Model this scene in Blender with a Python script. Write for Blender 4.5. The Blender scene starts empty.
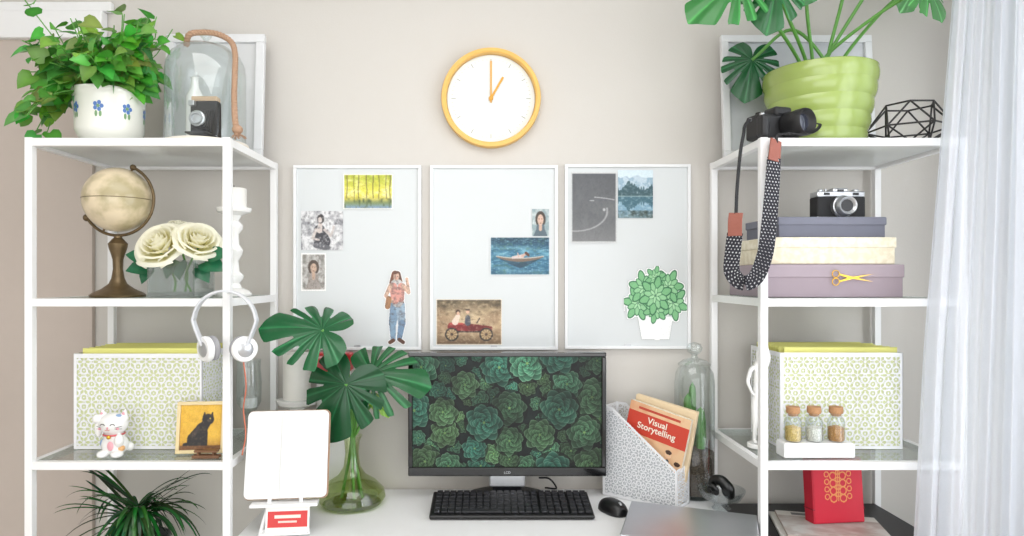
import bpy, bmesh, math, random
import numpy as np
from mathutils import Vector, Matrix, Euler
random.seed(7)
sc = bpy.context.scene
FPX = 657.0; CX = 487.0; HY = 278.0; EYE = 1.38
def X(px, d): return (px-CX)*d/FPX
def Z(py, d): return EYE+(HY-py)*d/FPX
def S(n, d): return n*d/FPX
def lin(c):
    c = np.asarray(c, dtype=float)
    return np.where(c <= 0.04045, c/12.92, ((c+0.055)/1.055)**2.4)
def rgb(r, g, b): return tuple(lin(np.array([r, g, b])/255.0))
# ------------------------------------------------------------ materials
MATS = {}
def mat(name, c=(200,200,200), rough=.5, metal=0, bump=0.0, scale=30, var=.05, attr=False, emit=0, spec=.5, trans=0, coat=0, c2=None):
    if name in MATS: return MATS[name]
    m = bpy.data.materials.new(name); m.use_nodes = True
    nt = m.node_tree; N = nt.nodes; L = nt.links
    b = N['Principled BSDF']
    b.inputs['Roughness'].default_value = rough
    b.inputs['Metallic'].default_value = metal
    b.inputs['Specular IOR Level'].default_value = spec
    b.inputs['Coat Weight'].default_value = coat
    tc = N.new('ShaderNodeTexCoord'); no = N.new('ShaderNodeTexNoise')
    no.inputs['Scale'].default_value = scale; no.inputs['Detail'].default_value = 4
    L.new(tc.outputs['Object'], no.inputs['Vector'])
    mx = N.new('ShaderNodeMix'); mx.data_type = 'RGBA'
    base = rgb(*c)
    if attr:
        a = N.new('ShaderNodeVertexColor'); a.layer_name = 'Col'
        hs = N.new('ShaderNodeHueSaturation'); hs.inputs['Value'].default_value = 1-var*1.5
        L.new(a.outputs['Color'], hs.inputs['Color'])
        L.new(a.outputs['Color'], mx.inputs['A']); L.new(hs.outputs['Color'], mx.inputs['B'])
    else:
        mx.inputs['A'].default_value = (*base, 1)
        mx.inputs['B'].default_value = (*rgb(*c2), 1) if c2 else (*[max(0, x*(1-var*2)) for x in base], 1)
    if c2:
        rp = N.new('ShaderNodeValToRGB'); rp.color_ramp.elements[0].position = .42; rp.color_ramp.elements[1].position = .58
        L.new(no.outputs['Fac'], rp.inputs['Fac']); L.new(rp.outputs['Color'], mx.inputs['Factor'])
    else:
        L.new(no.outputs['Fac'], mx.inputs['Factor'])
    L.new(mx.outputs['Result'], b.inputs['Base Color'])
    if bump:
        bp = N.new('ShaderNodeBump'); bp.inputs['Strength'].default_value = bump; bp.inputs['Distance'].default_value = .002
        L.new(no.outputs['Fac'], bp.inputs['Height']); L.new(bp.outputs['Normal'], b.inputs['Normal'])
    if trans:
        tr = N.new('ShaderNodeBsdfTranslucent'); L.new(mx.outputs['Result'], tr.inputs['Color'])
        ms = N.new('ShaderNodeMixShader'); ms.inputs['Fac'].default_value = trans
        L.new(b.outputs[0], ms.inputs[1]); L.new(tr.outputs[0], ms.inputs[2])
        L.new(ms.outputs[0], N['Material Output'].inputs['Surface'])
    MATS[name] = m; return m
def glass(name, c=(245,250,250), base=.06, edge=.6, rough=.03):
    if name in MATS: return MATS[name]
    m = bpy.data.materials.new(name); m.use_nodes = True
    nt = m.node_tree; N = nt.nodes; L = nt.links; N.remove(N['Principled BSDF'])
    t = N.new('ShaderNodeBsdfTransparent'); t.inputs['Color'].default_value = (*rgb(*c), 1)
    g = N.new('ShaderNodeBsdfGlossy'); g.inputs['Roughness'].default_value = rough
    lw = N.new('ShaderNodeLayerWeight'); lw.inputs['Blend'].default_value = .35
    mr = N.new('ShaderNodeMapRange'); mr.inputs['To Min'].default_value = base; mr.inputs['To Max'].default_value = edge
    L.new(lw.outputs['Facing'], mr.inputs['Value'])
    ms = N.new('ShaderNodeMixShader'); L.new(mr.outputs[0], ms.inputs[0])
    L.new(t.outputs[0], ms.inputs[1]); L.new(g.outputs[0], ms.inputs[2])
    L.new(ms.outputs[0], N['Material Output'].inputs['Surface'])
    MATS[name] = m; return m
# ------------------------------------------------------------ builders
def grp(name, loc=(0,0,0), rot=(0,0,0)):
    e = bpy.data.objects.new(name, None); e.empty_display_size = .02
    e.location = loc; e.rotation_euler = rot; sc.collection.objects.link(e); return e
def link(o, parent=None, loc=None, rot=None):
    sc.collection.objects.link(o)
    if parent: o.parent = parent
    if loc is not None: o.location = loc
    if rot is not None: o.rotation_euler = rot
    return o
def mesh(name, v, f, m, parent=None, loc=None, rot=None, smooth=False, cols=None):
    me = bpy.data.meshes.new(name); me.from_pydata(v, [], f); me.update()
    if smooth:
        me.polygons.foreach_set('use_smooth', [True]*len(me.polygons))
    if cols is not None:
        a = me.color_attributes.new('Col', 'FLOAT_COLOR', 'POINT')
        arr = np.ones((len(v), 4)); arr[:, :3] = np.asarray(cols); a.data.foreach_set('color', arr.ravel())
    me.materials.append(m)
    return link(bpy.data.objects.new(name, me), parent, loc, rot)
def box(name, c, s, m, parent=None, bev=.002, rot=None):
    x, y, z = [q/2 for q in s]
    v = [(-x,-y,-z),(x,-y,-z),(x,y,-z),(-x,y,-z),(-x,-y,z),(x,-y,z),(x,y,z),(-x,y,z)]
    f = [(0,3,2,1),(4,5,6,7),(0,1,5,4),(1,2,6,5),(2,3,7,6),(3,0,4,7)]
    o = mesh(name, v, f, m, parent, c, rot)
    if bev:
        b = o.modifiers.new('b', 'BEVEL'); b.width = bev; b.segments = 2
    return o
def boxes(name, lst, m, parent=None, loc=None, rot=None, bev=0):
    V=[];F=[]
    for (c, s) in lst:
        k=len(V); x,y,z=[q/2 for q in s]; a,b,d=c
        V += [(a-x,b-y,d-z),(a+x,b-y,d-z),(a+x,b+y,d-z),(a-x,b+y,d-z),(a-x,b-y,d+z),(a+x,b-y,d+z),(a+x,b+y,d+z),(a-x,b+y,d+z)]
        F += [tuple(i+k for i in q) for q in [(0,3,2,1),(4,5,6,7),(0,1,5,4),(1,2,6,5),(2,3,7,6),(3,0,4,7)]]
    o = mesh(name, V, F, m, parent, loc, rot)
    if bev:
        b = o.modifiers.new('b','BEVEL'); b.width = bev; b.segments = 2
    return o
def lathe(name, prof, m, parent=None, loc=None, rot=None, seg=48, close=True, smooth=True):
    V=[];F=[]
    n=len(prof)
    for r,z in prof:
        for i in range(seg):
            a=2*math.pi*i/seg; V.append((r*math.cos(a), r*math.sin(a), z))
    for j in range(n-1):
        for i in range(seg):
            k=(i+1)%seg; F.append((j*seg+i, j*seg+k, (j+1)*seg+k, (j+1)*seg+i))
    if close:
        if prof[0][0]>1e-5: F.append(tuple(reversed(range(seg))))
        if prof[-1][0]>1e-5: F.append(tuple((n-1)*seg+i for i in range(seg)))
    o = mesh(name, V, F, m, parent, loc, rot)
    if smooth:
        o.data.polygons.foreach_set('use_smooth', [len(p.vertices)==4 for p in o.data.polygons])
        e=o.modifiers.new('e','EDGE_SPLIT'); e.split_angle=math.radians(40)
    return o
def cyl(name, r, h, m, parent=None, loc=None, rot=None, seg=40, bev=.0015):
    b=min(bev, r*.4, h*.4)
    return lathe(name, [(r-b,0),(r,b),(r,h-b),(r-b,h)], m, parent, loc, rot, seg)
def ball(name, r, m, parent=None, loc=None, scale=(1,1,1), rot=None, seg=32):
    prof=[(r*math.sin(math.pi*i/20), -r*math.cos(math.pi*i/20)) for i in range(21)]
    prof[0]=(1e-5,-r); prof[-1]=(1e-5,r)
    o=lathe(name, prof, m, parent, loc, rot, seg, close=False); o.scale=scale; return o
def crom(pts, n=10):
    P=[Vector(p) for p in pts]; P=[2*P[0]-P[1]]+P+[2*P[-1]-P[-2]]; out=[]
    for i in range(1,len(P)-2):
        for k in range(n):
            t=k/n
            out.append(.5*((2*P[i])+(P[i+1]-P[i-1])*t+(2*P[i-1]-5*P[i]+4*P[i+1]-P[i+2])*t*t+(3*P[i]-P[i-1]-3*P[i+1]+P[i+2])*t**3))
    out.append(P[-2]); return out
def tube(name, paths, r, m, parent=None, loc=None, smooth=True, cyc=False, n=8):
    cu=bpy.data.curves.new(name,'CURVE'); cu.dimensions='3D'; cu.bevel_depth=r; cu.bevel_resolution=3; cu.use_fill_caps=True
    if not isinstance(paths[0][0], (tuple,list,Vector)): paths=[paths]
    for p in paths:
        q=crom(p,n) if smooth and len(p)>2 else [Vector(a) for a in p]
        s=cu.splines.new('POLY'); s.points.add(len(q)-1)
        for i,a in enumerate(q): s.points[i].co=(*a,1)
        s.use_cyclic_u=cyc; s.use_smooth=True
    cu.materials.append(m)
    return link(bpy.data.objects.new(name,cu), parent, loc)
def circ(r, n=40, plane='xz', c=(0,0,0), a0=0, a1=2*math.pi):
    out=[]
    for i in range(n):
        a=a0+(a1-a0)*i/(n if abs(a1-a0)>6.28 else n-1)
        p=(r*math.cos(a), 0, r*math.sin(a)) if plane=='xz' else ((r*math.cos(a), r*math.sin(a),0) if plane=='xy' else (0, r*math.cos(a), r*math.sin(a)))
        out.append((p[0]+c[0],p[1]+c[1],p[2]+c[2]))
    return out
ART = mat('printed_paper', attr=True, rough=.45, var=.02)
def raster(name, w, h, nx, ny, fn, m=None, parent=None, loc=None, rot=None, soft=0):
    u=(np.arange(nx)+.5)/nx; v=(np.arange(ny)+.5)/ny; U,V=np.meshgrid(u,v)
    res=fn(U,V); mask=None
    if isinstance(res,tuple): col,mask=res
    else: col=res
    for _ in range(soft):
        p=np.pad(col,((1,1),(1,1),(0,0)),mode='edge'); col=(p[:-2,1:-1]+p[2:,1:-1]+p[1:-1,:-2]+p[1:-1,2:]+2*p[1:-1,1:-1])/6
    if soft:
        rr=np.random.RandomState(4).rand(ny,nx); col=np.clip(col*(.93+.14*rr)[...,None],0,1)
    xs=np.linspace(-w/2,w/2,nx+1); zs=np.linspace(-h/2,h/2,ny+1)
    XX,ZZ=np.meshgrid(xs,zs); vv=np.stack([XX.ravel(),np.zeros(XX.size),ZZ.ravel()],1)
    J,I=np.meshgrid(np.arange(ny),np.arange(nx),indexing='ij'); a=J*(nx+1)+I
    F=np.stack([a,a+1,a+nx+2,a+nx+1],-1).reshape(-1,4); C=np.clip(col,0,1).reshape(-1,3)
    if mask is not None:
        mk=mask.ravel(); F=F[mk]; C=C[mk]
    me=bpy.data.meshes.new(name); me.from_pydata(vv.tolist(),[],F.tolist()); me.update()
    at=me.color_attributes.new('Col','FLOAT_COLOR','CORNER')
    cc=np.ones((len(F)*4,4)); cc[:,:3]=np.repeat(lin(C),4,axis=0); at.data.foreach_set('color',cc.ravel())
    me.materials.append(m or ART)
    return link(bpy.data.objects.new(name,me),parent,loc,rot)
def lattice(name, w, h, fn, m, parent=None, loc=None, rot=None, cell=.0017, th=.0012):
    nx=int(w/cell); ny=int(h/cell)
    xs=np.linspace(-w/2,w/2,nx+1); zs=np.linspace(0,h,ny+1)
    uc=(xs[:-1]+xs[1:])/2; vc=(zs[:-1]+zs[1:])/2; U,V=np.meshgrid(uc,vc)
    mk=fn(U,V).ravel()
    XX,ZZ=np.meshgrid(xs,zs); vv=np.stack([XX.ravel(),np.zeros(XX.size),ZZ.ravel()],1)
    J,I=np.meshgrid(np.arange(ny),np.arange(nx),indexing='ij'); a=J*(nx+1)+I
    F=np.stack([a,a+1,a+nx+2,a+nx+1],-1).reshape(-1,4)[mk]
    me=bpy.data.meshes.new(name); me.from_pydata(vv.tolist(),[],F.tolist()); me.update(); me.materials.append(m)
    bm=bmesh.new(); bm.from_mesh(me); bmesh.ops.delete(bm,geom=[q for q in bm.verts if not q.link_faces],context='VERTS'); bm.to_mesh(me); bm.free()
    o=link(bpy.data.objects.new(name,me),parent,loc,rot)
    s=o.modifiers.new('s','SOLIDIFY'); s.thickness=th; return o
def lace(U,V,t=.030):
    row=np.floor(V/(t*.866)); uu=(U+row*t*.5)/t; x=(uu-np.floor(uu)-.5); y=(V/(t*.866)-row-.5)*.866
    r=np.hypot(x,y); th=np.arctan2(y,x)
    pet=(r>.09)&(r<.12+.27*np.abs(np.cos(3*th))**.8)&(np.abs(np.cos(3*th))>.38)
    x2=np.abs(x)-.5; rr=np.hypot(x2,np.abs(y)-.2887*.866*1.2)
    out=(rr<.16)&(rr>.05)
    ring=(np.abs(r-.45)<.03)&(np.cos(12*th)>.1)
    return ~(pet|out|ring)
def vn(U,V,s,seed=0):
    rs=np.random.RandomState(seed); G=rs.rand(128,128)
    x=U*s; y=V*s; xi=np.floor(x).astype(int); yi=np.floor(y).astype(int); fx=x-xi; fy=y-yi
    fx=fx*fx*(3-2*fx); fy=fy*fy*(3-2*fy); g=lambda a,b:G[a%128,b%128]
    return (g(xi,yi)*(1-fx)+g(xi+1,yi)*fx)*(1-fy)+(g(xi,yi+1)*(1-fx)+g(xi+1,yi+1)*fx)*fy
def fb(U,V,s,seed=0): return .5*vn(U,V,s,seed)+.3*vn(U,V,s*2.1,seed+1)+.2*vn(U,V,s*4.3,seed+2)
def full(U,c): return np.ones(U.shape+(3,))*np.array(c)/255.
def put(C,mk,c): C[mk]=np.array(c)/255.
def mixc(C,w,c): w=np.clip(w,0,1)[...,None]; return C*(1-w)+w*np.array(c)/255.
def el(U,V,cx,cy,rx,ry,a=0):
    x=U-cx;y=V-cy;c,s=math.cos(a),math.sin(a); return ((x*c+y*s)/rx)**2+((-x*s+y*c)/ry)**2<1
def cap(U,V,x0,y0,x1,y1,r0,r1=None,asp=1):
    r1=r0 if r1 is None else r1
    dx,dy=(x1-x0)*asp,y1-y0; px,py=(U-x0)*asp,V-y0; t=np.clip((px*dx+py*dy)/(dx*dx+dy*dy+1e-9),0,1)
    return np.hypot(px-t*dx,py-t*dy)<r0+(r1-r0)*t

WHITE=mat('white_paint',(238,238,238),rough=.35,var=.01)
WALL=mat('wall_paint',(206,202,196),rough=.9,bump=.15,scale=180,var=.012)
METW=mat('white_powder_coat',(238,238,238),rough=.4,var=.01)
OPAL=mat('opal_glass',(244,245,245),rough=.25,var=.01,trans=.5)
BLACK=mat('black_plastic',(22,22,24),rough=.35,var=.1)
BLKM=mat('black_matte',(30,30,32),rough=.7,var=.1)
CERAM=mat('white_ceramic',(236,236,234),rough=.2,var=.01,coat=.3)
SILV=mat('brushed_silver',(196,198,201),rough=.3,metal=.85,scale=90)
GLS=glass('clear_glass',(248,252,252))
GLSH=glass('shelf_glass',(240,246,244),base=.12,edge=.5)
GREEN=mat('leaf_green',attr=True,rough=.26,trans=.15,var=.14,scale=60)
SOIL=mat('soil',(52,44,38),rough=.95,bump=1,scale=300,var=.3,c2=(96,84,70))
GOLD=mat('gold',(222,176,70),rough=.25,metal=.9)
# ------------------------------------------------------------ room
WY=2.065
box('wall_back',(-.35,WY+.05,1.3),(3.8,.1,2.6),WALL,bev=0)
RX=1.46
box('floor',(-.35,.0,-.05),(3.8,4.3,.1),mat('floor_wood',(206,198,188),rough=.45,scale=6,var=.08),bev=0)
box('ceiling',(-.35,.0,2.65),(3.8,4.3,.1),mat('ceiling_paint',(240,240,240),rough=.9),bev=0)
box('wall_left',(-2.3,.0,1.3),(.1,4.23,2.6),WALL,bev=0)
boxes('wall_right',[((RX+.05,1.93,1.3),(.1,.27,2.6)),((RX+.05,-1.1,1.3),(.1,2.1,2.6)),((RX+.05,.872,.2),(.1,1.845,.4)),((RX+.05,.872,2.5),(.1,1.845,.2))],WALL)
w=grp('window_1',(RX+.05,.872,1.4))
boxes('frame',[((0,-.89,0),(.06,.06,1.99)),((0,.89,0),(.06,.06,1.99)),((0,0,-.97),(.06,1.84,.05)),((0,0,.97),(.06,1.84,.05)),((0,0,0),(.05,.05,1.94))],WHITE,w)
box('pane',(0,0,0),(.006,1.78,1.94),GLS,w,bev=0)
boxes('baseboard_back',[((-.35,WY-.008,.05),(3.6,.014,.1))],WHITE)
d=grp('door_1',(-1.62,WY-.004,0))
DR=mat('door_beige',(194,182,173),rough=.7,var=.02)
box('panel',(0,-.006,1.065),(.78,.016,2.12),DR,d,bev=.001)
box('trim_1',(-1.62,WY-.02,2.165),(.86,.035,.085),WHITE,bev=.003)
box('trim_2',(-1.62,WY-.012,2.225),(.90,.02,.03),WHITE,bev=.003)
# ------------------------------------------------------------ shelving units
FD=1.667; BD=2.03
def unit(name, x0, x1):
    g=grp(name,(0,0,0)); t=.019; P=[]
    for x in (x0,x1):
        for y in (FD,BD): P.append(((x,y,.868),(t,t,1.735)))
    boxes('posts',P,METW,g,bev=.001)
    R=[]; zs=[1.724,1.318,.905,.485,.08]
    for i,z in enumerate(zs):
        for y in (FD,BD): R.append((((x0+x1)/2,y,z),(x1-x0-t,t-.002,.020)))
        for x in (x0,x1): R.append(((x,(FD+BD)/2,z),(t-.002,BD-FD-t,.020)))
    boxes('rails',R,METW,g,bev=.001)
    box('shelf_panel',((x0+x1)/2,(FD+BD)/2,1.7285),(x1-x0-t-.001,BD-FD-t-.001,.012),OPAL,g,bev=.001)
    for i,z in enumerate(zs[1:]):
        box('glass_shelf_%d'%(i+1),((x0+x1)/2,(FD+BD)/2,z+.007),(x1-x0-t-.001,BD-FD-t-.001,.006),GLSH,g,bev=.001)
    return g
unit('shelving_unit',-1.158,-.658)
unit('shelving_unit',.700,1.203)
T1=1.7352; T2=1.3285; T3=.9155; T4=.4955
# ------------------------------------------------------------ desk
DZ=.725
g=grp('desk',(0,0,0))
box('top',(.021,1.73,DZ-.015),(1.31,.62,.03),mat('white_laminate',(236,236,236),rough=.35,var=.01),g,bev=.003)
boxes('legs',[((x,y,.3475),(.04,.04,.695)) for x in (-.6,.64) for y in (1.46,2.0)],METW,g,bev=.002)
# ------------------------------------------------------------ wall clock
g=grp('wall_clock',(X(491,2.045),WY-.001,Z(98,2.045)))
R=S(50,2.035)
YW=mat('yellow_wood',(242,194,106),rough=.4,scale=14,var=.08)
lathe('rim',[(R*.90,0),(R*.985,0),(R,.006),(R,.026),(R*.985,.032),(R*.92,.034),(R*.895,.030),(R*.89,.006)],YW,g,rot=(math.pi/2,0,0),seg=96,close=False)
cyl('face',R*.885,.011,mat('clock_face',(232,234,231),rough=.5,var=.01),g,rot=(math.pi/2,0,0),seg=96,bev=.0005)
tk=mat('clock_marks',(160,164,158),rough=.5)
V=[];F=[]
for i in range(60):
    a=2*math.pi*i/60; r1=R*.80; r0=R*(.71 if i%5==0 else .77); wd=.0011 if i%5==0 else .0005
    s,c=math.sin(a),math.cos(a); k=len(V)
    for r,q in ((r0,-wd),(r1,-wd),(r1,wd),(r0,wd)): V.append((s*r+c*q,-.0118,c*r-s*q))
    F.append((k,k+3,k+2,k+1))
mesh('marks',V,F,tk,g)
HB=mat('clock_hands',(206,150,48),rough=.3,metal=.2)
box('minute_hand',(0,-.017,R*.33),(.005,.001,R*.84),HB,g,bev=0)
box('hour_hand',(math.sin(.52)*R*.22,-.0155,math.cos(.52)*R*.22),(.0065,.001,R*.55),HB,g,bev=0,rot=(0,.52,0))
cyl('hub',.007,.008,HB,g,loc=(0,-.011,0),rot=(math.pi/2,0,0))
# ------------------------------------------------------------ pin boards and photos
BP=mat('board_panel',(210,214,215),rough=.5,var=.015,scale=5)
BF=mat('board_frame',(236,237,238),rough=.4)
bd=2.045
def board(x0,x1,y0,y1):
    g=grp('magnetic_board',(X((x0+x1)/2,bd),WY-.001,Z((y0+y1)/2,bd))); w=S(x1-x0,bd);h=S(y1-y0,bd); t=.009
    box('panel',(0,-.006,0),(w-.01,.010,h-.01),BP,g,bev=0)
    boxes('frame',[((0,-.009,h/2-t/2),(w,.018,t)),((0,-.009,-h/2+t/2),(w,.018,t)),((-w/2+t/2,-.009,0),(t,.018,h-2*t)),((w/2-t/2,-.009,0),(t,.018,h-2*t))],BF,g,bev=.001)
    boxes('clip',[((0,-.014,-h/2+t+.003),(.02,.004,.006))],SILV,g)
    return g
B1=board(293,421,165,350); B2=board(430,558,165,350); B3=board(565,691,164,349)
def photo(name,bg,x0,x1,y0,y1,fn,k=3.2,soft=3):
    D=2.05; cx=X((x0+x1)/2,D)-bg.location.x; cz=Z((y0+y1)/2,D)-bg.location.z
    return raster(name,S(x1-x0,D),S(y1-y0,D),int((x1-x0)*k),int((y1-y0)*k),fn,None,bg,(cx,-.0135,cz),soft=soft)
def f_forest(U,V):
    C=full(U,(222,214,80)); n=fb(U,V,7,1); C=mixc(C,(n-.4)*4,(250,242,160)); C=mixc(C,(V-.5)*3*(fb(U,V,14,4)),(150,165,40)); C=mixc(C,(fb(U,V,22,9)-.55)*3,(176,160,50))
    C=mixc(C,(.42-V)*4,(170,160,70))
    xs=[.08,.22,.31,.47,.60,.72,.86,.94]; rs=np.random.RandomState(2)
    for x in xs:
        wv=rs.uniform(.006,.014); C=mixc(C,((np.abs(U-x-.006*np.sin(V*9+x*20))<wv)&(V>.30))*.7,(84,78,44))
    C=mixc(C,(.28-V)*9,(120,138,96)); C=mixc(C,(.16-V)*9,(120,146,170)); C=mixc(C,(V<.3)*(vn(U*3,V,9,8)-.45)*2,(72,86,50))
    put(C,(U<.025)|(U>.975)|(V<.03)|(V>.97),(238,238,232)); return C
def f_woman(U,V):
    C=full(U,(222,222,223)); n=fb(U,V,7,3); C=mixc(C,(n-.42)*3,(150,150,155)); C=mixc(C,(fb(U,V*.3,18,8)-.5)*2,(120,120,124))
    put(C,cap(U,V,.44,.52,.50,.22,.13,.2),(60,60,66)); put(C,cap(U,V,.46,.66,.44,.5,.05,.07),(206,194,188)); put(C,el(U,V,.47,.80,.085,.12),(56,52,52)); put(C,el(U,V,.45,.77,.050,.075),(204,192,186))
    put(C,cap(U,V,.36,.54,.28,.3,.035),(200,188,182)); put(C,cap(U,V,.28,.3,.42,.26,.03),(200,188,182)); put(C,cap(U,V,.56,.52,.72,.36,.035),(190,180,176)); put(C,cap(U,V,.72,.36,.78,.6,.025),(190,180,176)); put(C,cap(U,V,.36,.12,.62,.06,.07),(96,96,102))
    C=mixc(C,(fb(U,V,22,2)-.5)*2.2,(232,232,232)); C=mixc(C,(fb(U,V,16,12)-.56)*2.4,(84,84,88)); return C
def f_small(U,V):
    C=full(U,(195,193,190)); n=fb(U,V,7,9); C=mixc(C,(n-.4)*3,(130,128,122)); put(C,el(U,V,.5,.62,.22,.2),(78,66,58)); put(C,cap(U,V,.5,.3,.5,.08,.2,.3),(160,152,146)); put(C,cap(U,V,.5,.45,.5,.35,.06),(190,162,142)); put(C,el(U,V,.5,.6,.13,.13),(198,170,150)); put(C,el(U,V,.45,.62,.018,.012)|el(U,V,.55,.62,.018,.012)|el(U,V,.5,.53,.035,.01),(90,60,52)); C=mixc(C,(fb(U,V,20,2)-.5)*2.4,(110,100,94)); put(C,(U<.05)|(U>.95)|(V<.04)|(V>.96),(240,240,238)); return C
def f_boat(U,V):
    C=full(U,(44,98,128)); n=fb(U,V*2.2,5,11); C=mixc(C,(n-.4)*2.6,(110,166,186)); C=mixc(C,(V-.62)*2.8,(22,54,74)); C=mixc(C,(.25-V)*2.4,(26,66,92)); C=mixc(C,(vn(U*1.5,V*7,18,4)-.66)*3,(160,200,214)); C=mixc(C,(fb(U,V,16,7)-.52)*2,(70,110,96))
    y=.40+.55*(U-.5)**2; e=np.clip(1-np.abs(U-.5)/.4,0,1)
    C=mixc(C,((V<y)&(V>y-.22*e)&(U>.1)&(U<.9))*.6,(18,40,56))
    put(C,(np.abs(V-y)<.055*e**.4)&(U>.1)&(U<.9),(118,100,86)); put(C,(np.abs(V-y-.045*e**.4)<.013)&(U>.1)&(U<.9),(186,180,170))
    put(C,cap(U,V,.38,.46,.54,.50,.035,.045,1.5),(206,190,186)); put(C,cap(U,V,.54,.5,.60,.56,.035,.03,1.5),(202,166,150)); put(C,cap(U,V,.60,.58,.64,.52,.035,.03,1.5),(90,54,42)); put(C,cap(U,V,.48,.48,.46,.58,.016,.012,1.5),(202,166,150))
    put(C,(U<.015)|(U>.985)|(V<.02)|(V>.98),(215,220,222)); return C
def f_car(U,V):
    C=full(U,(158,130,100)); n=fb(U,V,5,15); C=mixc(C,(n-.4)*2.8,(206,180,140)); C=mixc(C,(.3-V)*4,(112,88,64)); C=mixc(C,(V-.6)*4*(fb(U,V,14,3)+.2),(84,72,52)); C=mixc(C,np.clip(1-np.hypot(U-.5,V-.6)*2.2,0,1)*.5,(232,212,176)); C=mixc(C,(fb(U,V,18,22)-.55)*2,(90,74,54))
    put(C,cap(U,V,.27,.30,.70,.30,.03,.03,1.4),(50,38,34)); put(C,cap(U,V,.24,.40,.52,.38,.09,.08,1.4),(126,34,34)); put(C,cap(U,V,.52,.38,.82,.36,.08,.05,1.4),(104,28,28)); put(C,cap(U,V,.22,.46,.40,.46,.02,.02,1.4),(180,70,62))
    put(C,cap(U,V,.29,.5,.33,.62,.07,.05,1.4),(226,206,190)); put(C,cap(U,V,.33,.70,.335,.72,.045,.05,1.4),(70,48,38)); put(C,el(U,V,.335,.69,.024,.036),(212,170,144))
    put(C,cap(U,V,.48,.48,.48,.60,.065,.05,1.4),(76,78,88)); put(C,el(U,V,.48,.72,.028,.042),(210,168,140)); put(C,cap(U,V,.455,.765,.505,.765,.018,.018,1.4),(70,56,46)); put(C,cap(U,V,.62,.48,.66,.58,.012,.012,1.4),(60,46,40))
    for cx in (.24,.76):
        r=np.hypot((U-cx)*1.4,V-.23); th=np.arctan2(V-.23,(U-cx)*1.4); put(C,(r<.145),(40,34,32)); put(C,(r<.115),(140,112,80)); put(C,(r<.115)&(np.cos(th*10)>.5),(196,172,128)); put(C,(r<.03),(60,40,34))
    C=mixc(C,(fb(U,V,26,6)-.5)*1.3,(230,210,176)); put(C,(U<.012)|(U>.988)|(V<.018)|(V>.982),(228,222,210)); return C
def f_dark(U,V):
    C=full(U,(98,100,103)); n=fb(U,V,6,21); C=mixc(C,(n-.4)*1.2,(116,118,120)); C=mixc(C,(fb(U,V,30,2)-.5)*1.4,(78,80,84)); C=mixc(C,(V-.5)*.9,(66,68,74)); C=mixc(C,np.clip(.35-V,0,1)*1.6,(140,140,140))
    r=np.hypot((U-.10)*.9,(V-.45)*2.2); C=mixc(C,((np.abs(r-.62)<.02)&(V<.5)&(V>.15))*.5,(206,206,206)); C=mixc(C,((np.abs(V-.60+.10*(U-.3)**2-.05*(U>.5))<.006)&(U<.95)&(U>.4))*.7,(214,214,216))
    C=mixc(C,(np.hypot((U-.72),(V-.47)*1.5)<.03)*.7,(215,215,215)); put(C,(U<.03)|(U>.97)|(V<.02)|(V>.98),(204,206,206)); return C
def f_lake(U,V):
    W=np.abs(V-.46); C=full(U,(206,222,230)); hh=.30+.22*fb(U,V*0,4,31); C=mixc(C,(W<hh)*.75,(124,154,176)); C=mixc(C,((W<hh)&(fb(U,V,10,5)>.52))*.5,(220,230,236)); h2=.06+.20*np.abs(vn(U,V*0,7,33))+.12*vn(U,V*0,30,3); C=mixc(C,(W<h2)*.9,(40,72,80))
    C=mixc(C,((V<.46)*.35),(70,130,158)); C=mixc(C,(V<.16)*.8*(fb(U,V,9,2)*1.6),(44,60,56)); C=mixc(C,((np.abs(V-.455)<.012)*.6),(180,196,190)); C=mixc(C,(fb(U,V*3,18,2)-.52)*1.6,(220,230,232)); return C
def f_portrait(U,V):
    C=full(U,(140,158,162)); C=mixc(C,(fb(U,V,6,3)-.4)*3,(195,204,204)); put(C,el(U,V,.5,.62,.3,.3),(64,54,48)); put(C,cap(U,V,.5,.25,.5,0,.25,.42),(84,100,110)); put(C,cap(U,V,.5,.4,.5,.28,.1),(196,164,146)); put(C,el(U,V,.5,.6,.18,.20),(204,174,156)); put(C,el(U,V,.42,.63,.03,.018)|el(U,V,.58,.63,.03,.018)|el(U,V,.5,.48,.06,.014),(110,66,58)); return C
photo('forest_photo',B1,343,393,174,209,f_forest)
photo('woman_photo',B1,301,343,211,250,f_woman)
photo('portrait_photo',B1,301,326,253,291,f_small)
photo('portrait_print',B2,532,549,209,236,f_portrait)
photo('boat_photo',B2,490,550,237,275,f_boat)
photo('vintage_car_photo',B2,436,502,299,345,f_car)
photo('dark_photo',B3,571,617,172,243,f_dark)
photo('lake_photo',B3,618,653,170,218,f_lake)
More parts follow.
